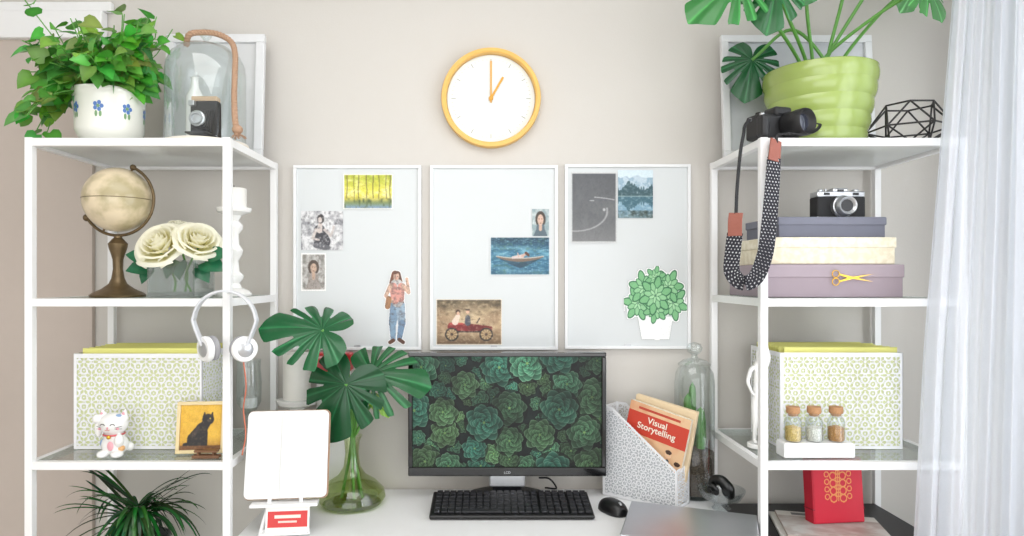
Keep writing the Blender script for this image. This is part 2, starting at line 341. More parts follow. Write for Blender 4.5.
def f_girl(U,V):
    A=.40
    C=full(U,(240,240,240)); parts=[]
    def P(mk,c): put(C,mk,c); parts.append(mk)
    c=lambda a,b,x,y,r,q=None: cap(U,V,a,b,x,y,r,q,A)
    P(c(.42,.92,.36,.80,.045,.05),(110,68,48)); P(c(.50,.92,.56,.82,.04,.04),(110,68,48))
    P(c(.42,.52,.34,.28,.062,.05),(120,146,170)); P(c(.34,.28,.36,.07,.045,.032),(126,154,178)); P(c(.58,.52,.64,.28,.062,.05),(150,172,190)); P(c(.64,.28,.56,.08,.045,.032),(110,138,166))
    P(c(.36,.06,.26,.035,.024),(96,60,44)); P(c(.56,.07,.68,.035,.024),(96,60,44)); P((np.abs(V-.555)<.012)&(np.abs(U-.5)<.2),(110,70,50))
    P(c(.47,.78,.5,.56,.08,.07),(204,204,202)); P(c(.36,.76,.42,.58,.05,.05),(210,150,138)); P(c(.62,.76,.60,.6,.045,.045),(210,150,138))
    P(c(.28,.77,.12,.64,.03,.022),(212,176,154)); P(c(.12,.64,.32,.57,.022),(212,176,154)); P(c(.68,.77,.86,.68,.03,.022),(212,176,154)); P(c(.86,.68,.80,.86,.022,.018),(212,176,154))
    P(c(.46,.905,.46,.875,.036),(220,184,162)); put(C,c(.38,.93,.5,.945,.016),(110,68,48)); put(C,c(.42,.892,.42,.892,.005)|c(.5,.892,.5,.892,.005),(50,30,30)); put(C,c(.44,.868,.48,.868,.004),(190,70,70))
    P(c(.22,.60,.18,.50,.035),(160,116,80))
    m=np.zeros(U.shape,bool)
    for q in parts: m|=q
    C=mixc(C,(m*(fb(U,V*2.5,12,4)-.42))*1.4,(70,60,60))
    g=m.copy()
    for dx in range(-2,3):
        for dy in range(-2,3): g|=np.roll(np.roll(m,dx,1),dy,0)
    return C,g
photo('woman_cutout_sticker',B1,382,413,268,345,f_girl,3.4,1)
def f_succ(U,V):
    C=full(U,(244,244,244)); m=np.zeros(U.shape,bool)
    pot=(V<.36)&(V>.02)&(np.abs(U-.5)<.20+.20*V); m|=pot
    put(C,pot,(240,241,241)); put(C,pot&(V>.31),(212,218,216)); C=mixc(C,pot*(np.clip(np.abs(U-.5)-.2,0,1)*3),(205,210,210))
    for (cx,cy,R) in [(.22,.50,.22),(.78,.5,.22),(.5,.42,.18),(.32,.70,.22),(.70,.72,.22),(.5,.84,.15),(.5,.60,.24)]:
        for q in range(3):
            n=6
            for i in range(n):
                a=2*math.pi*(i+.5*q)/n+cx*9; r=R*(1-.3*q)
                mk=el(U,V,cx+.6*r*math.cos(a),cy+.6*r*math.sin(a),r*.55,r*.27,a); m|=mk; put(C,mk,(44,104,66))
                mk=el(U,V,cx+.6*r*math.cos(a),cy+.6*r*math.sin(a),r*.47,r*.20,a); put(C,mk,(118+q*22,180+q*14,126+q*18))
    g=m.copy()
    for dx in range(-4,5):
        for dy in range(-4,5): g|=np.roll(np.roll(m,dx,1),dy,0)
    e=g.copy()
    for dx in (-1,0,1):
        for dy in (-1,0,1): e&=np.roll(np.roll(g,dx,1),dy,0)
    put(C,g&~e,(150,156,156)); return C,g
photo('succulent_sticker',B3,624,687,266,340,f_succ,3.2,1)
# ------------------------------------------------------------ monitor
g=grp('computer_monitor',(X(507,1.94),1.94,0))
mw=S(197,1.93); zt=Z(352,1.93); zb=Z(475,1.93); mh=zt-zb; zc=(zt+zb)/2
GB=mat('gloss_black',(12,12,14),rough=.12,coat=.5)
bz=.0135
boxes('bezel',[((0,-.012,mh/2-.0065),(mw,.024,.013)),((0,-.012,-mh/2+.013),(mw,.024,.026)),((-mw/2+bz/2,-.012,.006),(bz,.024,mh-.039)),((mw/2-bz/2,-.012,.006),(bz,.024,mh-.039))],GB,g,loc=(0,0,zc),bev=.003)
box('back_shell',(0,.008,zc),(mw-.01,.035,mh-.01),BLKM,g,bev=.012)
def f_screen(U,V):
    asp=1.7; x=U*asp; y=V
    C=full(U,(16,28,28)); C=mixc(C,(fb(x,y,20,3)-.4)*1.5,(34,54,48))
    rs=np.random.RandomState(21); pts=[]; tries=0
    while len(pts)<64 and tries<9000:
        tries+=1; R=rs.uniform(.13,.19) if len(pts)<20 else rs.uniform(.06,.13); p=(rs.uniform(-.05,asp+.05),rs.uniform(-.05,1.05),R)
        if all(math.hypot(p[0]-q[0],p[1]-q[1])>(R+q[2])*.66 for q in pts): pts.append(p)
    pts=pts[::-1]
    for (cx,cy,R) in pts:
        r=np.hypot(x-cx,y-cy); th=np.arctan2(y-cy,x-cx); off=rs.uniform(0,6); tint=rs.uniform(-1,1); br=rs.uniform(.72,1.1)
        C[r<R*1.04]*=.45
        for L in range(8):
            rr=R*(1-.122*L); n=7 if L<3 else (6 if L<6 else 5); ph=(th+off+L*2.4)*n/(2*math.pi); da=(ph-np.floor(ph)-.5)*2
            lim=rr*(.62+.38*np.sqrt(np.clip(1-np.abs(da)**1.15,0,1)))*(1+.05*np.sin(np.floor(ph)*5+L)); mk=r<lim
            q=np.clip(r/np.maximum(lim,1e-4),0,1); sh=.10+.58*q**1.7-.42*np.abs(da)**2.5+.05*L-.16*np.clip(da,0,1)
            edge=np.clip((q-.91)*11,0,1)*.55*(1-.6*np.abs(da))
            base=np.array([84+18*tint,146,108-16*tint])/255.*br; hi=np.array([176,206,176])/255.*br
            col=base[None,None]*np.clip(sh,0.05,1)[...,None]*1.35; col=col*(1-edge[...,None])+hi*edge[...,None]
            gap=(np.abs(da)>.90)&(r>rr*.35)
            col[gap]*=.35
            C[mk]=col[mk]
        mk=r<R*.07; C[mk]=np.array([140,184,110])/255.
    dk=.62+.5*np.clip(fb(x,y,3,8)*2-.4,0,1)
    vg=1-.45*np.clip(np.hypot((U-.5)*1.5,(V-.5)*1.3)-.3,0,1); return C*(dk*vg)[...,None]
SCR=bpy.data.materials.new('lcd_screen'); SCR.use_nodes=True
nt=SCR.node_tree; b=nt.nodes['Principled BSDF']; a=nt.nodes.new('ShaderNodeVertexColor'); a.layer_name='Col'
nt.links.new(a.outputs[0],b.inputs['Emission Color']); b.inputs['Emission Strength'].default_value=.9; b.inputs['Base Color'].default_value=(.01,.01,.01,1); b.inputs['Roughness'].default_value=.45; b.inputs['Specular IOR Level'].default_value=.25
raster('screen',mw-2*bz+.001,mh-.038,500,296,f_screen,SCR,g,(0,-.0145,zc+.0065))
t=bpy.data.curves.new('logo','FONT'); t.body='LCD'; t.size=.010; t.align_x='CENTER'; t.materials.append(SILV); link(bpy.data.objects.new('logo',t),g,(0,-.0245,zc-mh/2+.008),(math.pi/2,0,0))
box('neck',(0,.045,DZ+.06),(.085,.03,.118),mat('gunmetal',(70,72,76),rough=.3,metal=.8),g,bev=.006)
box('neck_front',(0,.012,zb-.018),(.105,.05,.034),SILV,g,bev=.004)
ob=lathe('base',[(.001,.0005),(.105,.0005),(.11,.004),(.108,.008),(.09,.012),(.001,.013)],BLACK,g,loc=(0,.052,DZ)); ob.scale=(1,.5,1)
# ------------------------------------------------------------ keyboard
g=grp('keyboard',(X(511,1.85),1.845,DZ+.0175),(math.radians(7.2),0,0))
kw=.448;kd=.148
box('body',(0,0,0),(kw,kd,.012),BLACK,g,bev=.004)
K=[]
for r in range(6):
    y=kd/2-.016-r*.0222
    xs=-kw/2+.012
    for c in range(22):
        if c in (15,19) : xs+=.004
        if r==5 and 4<=c<=9:
            xs+=.0192
            continue
        K.append(((xs+.0088,y,.0095),(.0158,.0182,.006))); xs+=.0192
    if r==5: K.append(((-kw/2+.012+4*.0192+.056,y,.0095),(.112,.0182,.006)))
boxes('keys',K,mat('key_black',(38,38,42),rough=.5),g,bev=.0012)
boxes('feet',[((x,kd/2-.02,-.0145),(.03,.006,.0175)) for x in (-.17,.17)]+[((x,-kd/2+.01,-.0065),(.03,.006,.0015)) for x in (-.17,.17)],BLKM,g)
tube('monitor_cable',[(X(540,1.95),1.99,DZ+.05),(X(550,1.96),1.98,DZ+.05),(X(558,1.95),2.0,DZ+.015),(X(548,1.95),2.04,DZ+.004)],.0028,BLKM)
g=grp('computer_mouse',(X(613,1.84),1.84,DZ+.001),(0,0,.5))
def dome(name,a,b,h,m,parent=None,loc=None):
    V=[];F=[];n=14;k=28
    for j in range(n+1):
        q=j/n*math.pi/2
        for i in range(k):
            t=2*math.pi*i/k; c,s=math.cos(t),math.sin(t)
            e=.8; V.append((a*math.copysign(abs(c)**e,c)*math.cos(q)**.6 if j<n else 0, b*math.copysign(abs(s)**e,s)*math.cos(q)**.6 if j<n else 0, h*math.sin(q)))
    for j in range(n):
        for i in range(k): F.append((j*k+i,j*k+(i+1)%k,(j+1)*k+(i+1)%k,(j+1)*k+i))
    F.append(tuple(reversed(range(k)))); return mesh(name,V,F,m,parent,loc,smooth=True)
dome('shell',.03,.05,.034,BLACK,g); cyl('wheel',.008,.006,SILV,g,loc=(-.003,-.028,.026),rot=(0,math.pi/2,0))
# ------------------------------------------------------------ leaves
def oriented(base, tip, nrm):
    y=Vector(tip).normalized(); z=Vector(nrm); z=(z-z.dot(y)*y).normalized(); x=y.cross(z)
    return Matrix(((x.x,y.x,z.x,base[0]),(x.y,y.y,z.y,base[1]),(x.z,y.z,z.z,base[2]),(0,0,0,1)))
TAB=[(0,1.0),(12,.93),(35,.78),(65,.70),(95,.66),(125,.62),(150,.52),(168,.32),(180,.10)]
def monstera(name,parent,base,tip,nrm,L,W=1.0,cut=.5,col=(38,110,62),seed=0,droop=.25,notches=(24,43,63,85,110)):
    rs=random.Random(seed); M=oriented(base,tip,nrm); V=[];F=[];C=[]; n=220; m=10
    nl=[[a+rs.uniform(-3,3),rs.uniform(2.4,5.0),cut*rs.uniform(.8,1.15)] for a in notches]; nr=[[a+rs.uniform(-3,3),rs.uniform(2.4,5.0),cut*rs.uniform(.8,1.15)] for a in notches]
    base_c=np.array(col)/255.; cl=lin(base_c); lt=lin(np.minimum(base_c*1.5+.06,1))
    for i in range(n+1):
        th=-180+360*i/n; at=abs(th)
        r=np.interp(at,[q[0] for q in TAB],[q[1] for q in TAB])
        f=1
        for (a,wd,dp) in (nl if th<0 else nr):
            e=abs(at-a)/wd
            if e<1.6: f=min(f,1-dp*(1/(1+(e)**8)))
        R=L*r*f
        veins=(0,33,53,74,97,128); vd_=min(abs(at-b) for b in veins); ripple=math.cos(min(vd_,11)/11*math.pi)
        for j in range(m+1):
            q=j/m*R; x=math.sin(math.radians(th))*q*W; y=math.cos(math.radians(th))*q
            z=-droop*(x*x/L*1.6+ (max(y,0)**2)/L*.8)-.022*L*ripple*(q/L)**.8
            V.append(M@Vector((x,y,z)))
            vein=max([math.exp(-((at-b)/1.5)**2) for b in veins])
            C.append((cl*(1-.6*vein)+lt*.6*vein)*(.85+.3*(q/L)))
    for i in range(n):
        for j in range(m):
            a=i*(m+1)+j; F.append((a,a+m+1,a+m+2,a+1))
    return mesh(name,V,F,GREEN,parent,smooth=True,cols=C)
STEM=mat('plant_stem',(96,156,68),rough=.4)
vd=1.90
g=grp('monstera_leaves_in_vase',(0,0,0))
vx=X(352,vd); vg=glass('green_glass',(232,240,206),base=.08,edge=.40)
lathe('vase',[(.045,.002),(.085,.006),(.096,.022),(.092,.042),(.07,.065),(.04,.085),(.024,.11),(.019,.15),(.022,.185),(.030,.20)],vg,g,loc=(vx,vd,DZ),close=False)
lathe('vase_base',[(.001,.0008),(.05,.0008),(.083,.006),(.06,.010),(.001,.011)],glass('green_glass_thick',(216,228,160),base=.12,edge=.4),g,loc=(vx,vd,DZ),close=False)
lathe('water',[(.088,.04),(.078,.05),(.001,.05)],glass('water_tint',(232,240,196),base=.12,edge=.25),g,loc=(vx,vd,DZ),close=False)
def pw(px,py,d): return (X(px,d),d,Z(py,d))
b1=pw(322,330,1.82); b2=pw(346,384,1.80); b3=pw(372,374,1.84); b4=pw(376,400,1.86)
tube('stems',[[(vx+.03,vd,DZ+.02),(vx+.005,vd,DZ+.16),pw(354,420,1.88),pw(347,370,1.85),b1],
  [(vx-.03,vd,DZ+.02),(vx-.004,vd,DZ+.16),pw(351,425,1.87),pw(351,400,1.83),b2],
  [(vx+.02,vd+.02,DZ+.02),(vx+.006,vd,DZ+.17),pw(356,425,1.88),pw(362,390,1.86),b3],
  [(vx+.01,vd-.02,DZ+.02),(vx+.0,vd,DZ+.17),pw(358,430,1.88),pw(366,412,1.87),b4]],.0045,STEM,g)
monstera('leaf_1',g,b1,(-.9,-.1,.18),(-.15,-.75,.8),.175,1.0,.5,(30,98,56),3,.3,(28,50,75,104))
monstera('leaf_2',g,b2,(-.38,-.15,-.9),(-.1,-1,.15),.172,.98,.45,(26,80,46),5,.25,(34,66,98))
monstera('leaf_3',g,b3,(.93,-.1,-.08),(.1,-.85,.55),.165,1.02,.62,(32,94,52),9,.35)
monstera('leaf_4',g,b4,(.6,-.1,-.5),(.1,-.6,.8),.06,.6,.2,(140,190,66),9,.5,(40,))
# ------------------------------------------------------------ candles
def candleholder(name,x,y,z,prof,cr,ch,s=1):
    g=grp(name,(x,y,z)); lathe('holder',[(r*s,h*s) for r,h in prof],CERAM,g)
    top=prof[-1][1]*s; cyl('candle',cr,ch,mat('candle_wax',(238,236,230),rough=.5),g,loc=(0,0,top-.002)); cyl('wick',.001,.01,BLKM,g,loc=(0,0,top+ch-.003)); return g
PR=[(.001,0.0005),(.042,.0005),(.044,.006),(.036,.014),(.020,.020),(.014,.032),(.022,.042),(.024,.050),(.014,.060),(.011,.085),(.020,.100),(.022,.112),(.013,.125),(.012,.15),(.021,.162),(.022,.172),(.012,.183),(.018,.195),(.040,.203),(.043,.209),(.043,.213),(.038,.214)]
candleholder('pillar_candle_holder',X(297,1.96),1.96,DZ,PR,S(13.5,1.96),S(46,1.96),1.38)
candleholder('pillar_candle_holder',X(234,1.86),1.86,T2,[(a*.95,h) for a,h in PR],S(12,1.86),S(20,1.86),1.17)
g=grp('red_instant_camera',(X(333,2.0),1.99,0))
RED=mat('red_plastic',(196,36,40),rough=.35)
z0=Z(371,1.99)
box('body',(0,0,z0+.028),(S(40,1.99),.05,.056),RED,g,bev=.006); cyl('lens',.02,.02,BLACK,g,loc=(.0,-.025,z0+.028),rot=(math.pi/2,0,0)); box('viewfinder',(-.03,-.026,z0+.045),(.018,.004,.01),GLS,g)
box('display_pedestal',(X(333,2.0),2.015,(DZ+z0)/2),(.10,.035,z0-DZ-.001),WHITE,bev=.003)
# ------------------------------------------------------------ tablet on easel
ed=1.70
g=grp('tablet_easel',(X(286.5,ed),ed,DZ),(0,0,math.radians(6)))
TW=mat('tablet_white',(222,223,222),rough=.3,var=.01)
def rrect(name,w,h,r,t,m,parent,loc,rot):
    P=[]
    for cx,cz,a0 in ((w/2-r,h/2-r,0),(-w/2+r,h/2-r,90),(-w/2+r,-h/2+r,180),(w/2-r,-h/2+r,270)):
        for k in range(9):
            a=math.radians(a0+k*90/8); P.append((cx+r*math.cos(a),cz+r*math.sin(a)))
    n=len(P); V=[(x,-t/2,z) for x,z in P]+[(x,t/2,z) for x,z in P]
    F=[tuple(range(n)),tuple(reversed(range(n,2*n)))]+[(i,i+n,(i+1)%n+n,(i+1)%n) for i in range(n)]
    F=[tuple(reversed(f)) for f in F]
    o=mesh(name,V,F,m,parent,loc,rot); b=o.modifiers.new('b','BEVEL'); b.width=.0012; b.segments=2; b.limit_method='ANGLE'; return o
th=math.radians(-14); pw_=S(81,ed); ph_=S(86,ed)
zc_=.085+ph_/2
WD=mat('light_wood',(200,170,140),rough=.5)
TR=mat('tan_edge',(170,136,110),rough=.6)
rrect('tablet_back',pw_+.003,ph_+.002,.014,.006,TR,g,(.001,.016,zc_-.001),(th,0,0))
rrect('tablet',pw_-.002,ph_-.002,.014,.005,TW,g,(0,.0095,zc_+.001),(th,0,0))
rrect('cover_flap',pw_*.56,ph_-.006,.012,.003,WHITE,g,(pw_*.215,.004,zc_+.002),(th,0,0))
box('ledge',(0,-.022,.079),(pw_*.80,.04,.007),METW,g,bev=.002)
tube('easel_frame',[[(-.060,-.030,.002),(-.040,-.018,.08),(-.022,.05,.26)],[(.060,-.030,.002),(.040,-.018,.08),(.022,.05,.26)],[(0,.12,.002),(0,.052,.25)],[(-.056,-.029,.012),(.056,-.029,.012)],[(-.024,.046,.25),(.024,.046,.25)]],.0055,METW,g,smooth=False)
def f_card(U,V):
    C=full(U,(200,52,50)); put(C,V>.74,(238,236,232)); put(C,V<.2,(236,224,214)); put(C,(np.abs(U-.5)<.3)&(np.abs(V-.55)<.05),(240,210,200)); put(C,(np.abs(U-.5)<.22)&(np.abs(V-.38)<.035),(240,200,190)); put(C,(U<.04)|(U>.96)|(V<.06)|(V>.95),(240,238,235)); return C
raster('business_card',.108,.072,70,46,f_card,None,g,(.010,-.038,.047),(math.radians(-12),0,0))
box('card_holder',(0.004,-.04,.012),(.115,.03,.006),METW,g)
# ------------------------------------------------------------ magazine file with books
nx_,ny_=X(677,1.84),1.84; fx,fy=X(603,1.985),1.985
ux,uy=fx-nx_,fy-ny_; Ls=math.hypot(ux,uy); ang=math.atan2(-uy,-ux)
g=grp('magazine_file',(fx,fy,DZ+.001),(0,0,ang))
LW=mat('white_metal_lace',(238,239,241),rough=.4,var=.01); Hh=.268; Lo=.115
def side(U,V):
    u=U+Ls/2; top=np.where(u<.03,Hh,Hh-(u-.03)/(Ls-.035)*(Hh-Lo)); ins=(V<top); bd=(V>top-.008)|(V<.008)|(u<.006)|(u>Ls-.006)
    return ins&(bd|lace(U,V,.030))
Wd=.09
LFW=mat('liner_grey',(186,190,194),rough=.7,var=.02)
lattice('side_near',Ls,Hh,side,LW,g,(Ls/2,0,0),cell=.0016); lattice('side_far',Ls,Hh,side,LW,g,(Ls/2,Wd,0),cell=.0018)
pf=lambda hh: (lambda U,V:(V>hh-.008)|(V<.008)|(np.abs(U)>Wd/2-.005)|lace(U,V,.030))
lattice('front_panel',Wd,Lo,pf(Lo),LW,g,(Ls,Wd/2,0),(0,0,math.pi/2),cell=.0016)
lattice('back_panel',Wd,Hh,pf(Hh),LW,g,(0,Wd/2,0),(0,0,math.pi/2),cell=.0018)
box('bottom',(Ls/2,Wd/2,.001),(Ls,Wd,.0015),LW,g,bev=0)
mesh('inner_sleeve',[(.004,.003,.003),(Ls-.004,.003,.003),(Ls-.004,.003,Lo-.012),(.03,.003,Hh-.014),(.004,.003,Hh-.014)],[(0,1,2,3,4)],LFW,g)
def f_book(U,V):
    C=full(U,(226,188,148)); C=mixc(C,(fb(U,V,5,3)-.45)*2,(212,150,112)); put(C,(V>.66)&(V<.90),(200,66,48))
    for i in range(6): put(C,cap(U,V,.10+.16*i,.05,.12+.16*i,.42+.06*math.sin(i*2),.06,.035),((196,72,54),(60,76,92),(222,140,80))[i%3]); put(C,el(U,V,.12+.16*i,.50+.06*math.sin(i*2),.05,.036),(238,200,164)); put(C,el(U,V,.12+.16*i,.53+.06*math.sin(i*2),.05,.024),(70,50,42))
    put(C,(V>.93)&(V<.96)&(np.abs(U-.5)<.35),(190,70,52)); return C
b=grp('book_red'); b.parent=g; b.location=(.115,.026,.006); b.rotation_euler=(0,math.radians(12),0)
box('pages',(0,.011,.137),(.185,.018,.27),mat('book_pages',(236,226,205),rough=.8),b,bev=.001)
raster('cover',.188,.273,110,150,f_book,None,b,(0,.0005,.137))
t=bpy.data.curves.new('title','FONT'); t.body='Visual\nStorytelling'; t.size=.026; t.space_line=.85; t.align_x='CENTER'; t.offset=.0004; t.materials.append(mat('title_cream',(248,240,224))); link(bpy.data.objects.new('title',t),b,(.0,-.0006,.222),(math.pi/2,0,0))
b2_=grp('book_cream'); b2_.parent=g; b2_.location=(.125,.056,.006); b2_.rotation_euler=(0,math.radians(10),0)
box('cover_cream',(0,.01,.142),(.19,.018,.29),mat('cream_cover',(232,210,174),rough=.6),b2_,bev=.002)
# ------------------------------------------------------------ glass jar terrarium
g=grp('glass_jar_terrarium',(X(695,1.97),1.975,DZ))
r=S(19.5,1.97); zt=Z(366,1.97)-DZ
lathe('jar',[(r*.75,.004),(r*.95,.012),(r,.03),(r,zt-.05),(r*.93,zt-.02),(r*.72,zt)],GLS,g,close=False)
lathe('lid',[(r*.8,zt),(r*.82,zt+.006),(r*.6,zt+.016),(r*.2,zt+.024),(r*.14,zt+.032),(r*.36,zt+.044),(r*.40,zt+.055),(r*.3,zt+.066),(.001,zt+.072)],GLS,g,close=False)
lathe('foot',[(.001,.0006),(r*.9,.0006),(r*.95,.004),(r*.7,.010),(.001,.011)],GLS,g)
lathe('soil',[(.001,.012),(r*.9,.014),(r*.96,.03),(r*.96,.135),(r*.6,.145),(.001,.148)],SOIL,g)
CG=mat('cactus_green',(96,156,80),rough=.5,bump=.6,scale=120,var=.2)
for i,(cx,cy,h,rr) in enumerate([(-.02,0,.17,.011),(.015,-.01,.13,.012),(.0,.02,.20,.010),(.028,.01,.10,.009),(-.032,.01,.11,.008)]):
    V=[];F=[];k=24;n=12
    for j in range(n+1):
        q=j/n; rad=rr*(math.sqrt(max(0,1-max(0,(q-.8)/.2)**2)))
        for a in range(k): t=2*math.pi*a/k; ra=rad*(1+.14*math.cos(t*8)); V.append((cx+ra*math.cos(t),cy+ra*math.sin(t),.14+h*q))
    for j in range(n):
        for a in range(k): F.append((j*k+a,j*k+(a+1)%k,(j+1)*k+(a+1)%k,(j+1)*k+a))
    mesh('cactus_%d'%(i+1),V,F,CG,g,smooth=True)
# ------------------------------------------------------------ glass dish holding a seashell
dd=1.86
g=grp('glass_dish_with_shell',(X(724,dd)-.008,dd,DZ+.0008))
DG=glass('dish_glass',(246,249,250),base=.05,edge=.35)
lathe('dish',[(.001,.001),(.024,.001),(.026,.004),(.018,.012),(.030,.022),(.052,.032),(.062,.048),(.066,.058),(.063,.058),(.050,.036),(.020,.018),(.001,.016)],DG,g,seg=28,close=False)
V=[];F=[];C=[];n=150;k=20
for i in range(n):
    t=i/n; a=t*2*math.pi*3.6; s=math.exp(-2.9*(1-t)); R=.026*s; rr=.020*s; h=(-.055+.062*s)
    for j in range(k):
        q=2*math.pi*j/k; rb=rr*(1+.10*abs(math.sin(i*.45)))
        V.append((h+rb*math.sin(q)*.9,(R+rb*math.cos(q))*math.cos(a),(R+rb*math.cos(q))*math.sin(a)))
        cc=np.array([234,228,222])/255 if (i//5)%3 else np.array([196,184,174])/255; C.append(lin(cc))
for i in range(n-1):
    for j in range(k): F.append((i*k+j,i*k+(j+1)%k,(i+1)*k+(j+1)%k,(i+1)*k+j))
# close the shell mouth so no dark hollow shows
k0=len(V); V.append(sum((Vector(V[(n-1)*k+j]) for j in range(k)),Vector())/k); C.append(lin(np.array([214,200,190])/255))
for j in range(k): F.append(((n-1)*k+j,(n-1)*k+(j+1)%k,k0))
mesh('shell',V,F,mat('shell_nacre',attr=True,rough=.35,coat=.2),g,(0,0,.068),(math.radians(20),math.radians(-10),math.radians(25)),smooth=True)
# ------------------------------------------------------------ laptop
g=grp('laptop',(X(693,1.60)+.01,1.655,DZ),(0,0,math.radians(-20)))
box('base',(0,0,.012),(.32,.215,.013),mat('dark_aluminium',(44,46,50),rough=.4,metal=.5),g,bev=.004)
box('lid',(0,.0,.0315),(.32,.215,.006),mat('silver_lid',(190,192,197),rough=.28,metal=.8,scale=90,var=.02),g,bev=.0028,rot=(math.radians(4),0,0))
box('screen_glass',(0,.001,.0268),(.312,.207,.002),BLACK,g,bev=0,rot=(math.radians(4),0,0))
box('hinge',(0,.102,.028),(.20,.010,.022),BLKM,g,bev=.003)
boxes('rubber_feet',[((x,y,.003),(.02,.02,.004)) for x in(-.13,.13) for y in (-.08,.08)],BLKM,g)
# ------------------------------------------------------------ LEFT UNIT, top: potted ivy
pd=1.77
g=grp('potted_ivy',(X(110,pd),pd,T1+.0005))
pr=S(33,pd); phh=Z(84,pd-.09)-T1
lathe('pot',[(.001,0),(pr*.66,0),(pr*.70,.005),(pr*.84,.018),(pr*.93,.035),(pr*.96,phh*.72),(pr*.96,phh*.85),(pr*1.0,phh*.90),(pr*1.03,phh*.95),(pr*1.03,phh),(pr*.95,phh),(pr*.90,phh*.86),(.001,phh*.84)],mat('pot_cream',(236,236,228),rough=.2,coat=.4,var=.01),g)
BLU=mat('glaze_blue',(84,124,190),rough=.3); GRG=mat('glaze_green',(120,160,110),rough=.3)
def patch(V,F,ca,cz,ra,rz,fr):
    k=len(V); V.append(None); n=14
    def pt(a,z): rr=fr(z)+.0008; return (rr*math.sin(a),-rr*math.cos(a),z)
    V[k]=pt(ca,cz)
    for i in range(n): t=2*math.pi*i/n; V.append(pt(ca+ra*math.cos(t),cz+rz*math.sin(t)))
    for i in range(n): F.append((k,k+1+(i+1)%n,k+1+i))
fr=lambda z: np.interp(z,[.018,.035,phh*.72,phh*.85,phh*.90],[pr*.84,pr*.93,pr*.96,pr*.96,pr*1.0])
V=[];F=[];V2=[];F2=[]
for ca in np.arange(-3,3.1,.8):
    cz=phh*.62
    for i in range(5):
        t=2*math.pi*i/5; patch(V,F,ca+.10*math.cos(t),cz+.009*math.sin(t),.055,.0055,fr)
    patch(V2,F2,ca,cz,.05,.0045,fr)
    for q in(-1,1): patch(V2,F2,ca+q*.06,cz-.020,.04,.008,fr)
mesh('blue_flowers',V,F,BLU,g); mesh('green_sprigs',V2,F2,GRG,g)
cyl('soil',pr*.88,.004,SOIL,g,loc=(0,0,phh*.85))
HEART=[(0,0),(.28,-.14),(.5,.08),(.46,.42),(.26,.75),(0,1.05),(-.26,.75),(-.46,.42),(-.5,.08),(-.28,-.14)]
def small_leaf(V,F,C,base,tip,nrm,s,col):
    M=oriented(base,tip,nrm); k=len(V)
    V.append(M@Vector((0,.02*s,0))); C.append(col); V.append(M@Vector((0,.45*s,-.04*s))); C.append(np.minimum(col*1.3,1))
    for x,y in HEART: V.append(M@Vector((x*s,y*s,(abs(x)*.28-y*y*.22)*s))); C.append(col)
    n=len(HEART)
    for i in range(n): F.append((k+1,k+2+i,k+2+(i+1)%n))
rs=random.Random(3); V=[];F=[];C=[];ST=[]
def ivystem(az,el_,L,drop,nl,ls=(.030,.048)):
    st=Vector((.025*math.cos(az),.025*math.sin(az),phh*.86)); dr=Vector((math.cos(az)*math.cos(el_),math.sin(az)*math.cos(el_),math.sin(el_)))
    def pos(t):
        p=st+dr*L*t+Vector((0,0,-drop*t*t))
        lim=.115 if p.z<.26 else .17
        p.x=lim*math.tanh(p.x/lim) if p.x>0 else .19*math.tanh(p.x/.19)
        p.z=max(p.z,-.045 if p.x<-.17 else .035)
        return p
    ST.append([tuple(pos(k/8)) for k in range(9)])
    for k in range(nl):
        t=min(1,.3+.7*(k+.5)/nl+rs.uniform(-.04,.04)); p=pos(t)
        q=Vector((rs.uniform(-1,1),rs.uniform(-1,.6),rs.uniform(-.7,.5))).normalized()
        nb=p+q*.016
        if nb.x>.10 and nb.z<.26: nb.x-=.035
        nrm=Vector((rs.uniform(-.6,.6),rs.uniform(-1.2,-.2),rs.uniform(.2,1)))
        c=lin(np.array([rs.uniform(70,132),rs.uniform(142,190),rs.uniform(52,84)])/255)
        small_leaf(V,F,C,nb,q*.7+dr*.4+Vector((0,0,-.35)),nrm,rs.uniform(*ls),c)
for i in range(74):
    az=rs.uniform(0,2*math.pi); el_=rs.uniform(.5,1.45)
    if math.sin(az)>.3: el_=max(el_,1.0)
    ivystem(az,el_,rs.uniform(.15,.30)*(1 if el_<1.2 else .85),rs.uniform(.0,.10),7)
for az,el_,L,dp in [(3.3,.75,.26,.15),(3.0,.6,.28,.12),(3.6,.5,.25,.20),(3.5,.3,.26,.14),(3.9,.7,.2,.14),(-.3,.6,.2,.08),(-.6,.8,.24,.08),(4.1,.4,.2,.16),(3.15,.9,.3,.08),(3.3,.45,.27,.22),(3.2,.5,.27,.26),(-.1,1.0,.30,.10),(-.3,.95,.28,.08)]:
    ivystem(az,el_,L,dp,8)
mesh('leaves',V,F,mat('ivy_green',attr=True,rough=.35,trans=.3,var=.1),g,smooth=True,cols=C)
tube('stems',ST,.0014,STEM,g,smooth=False)
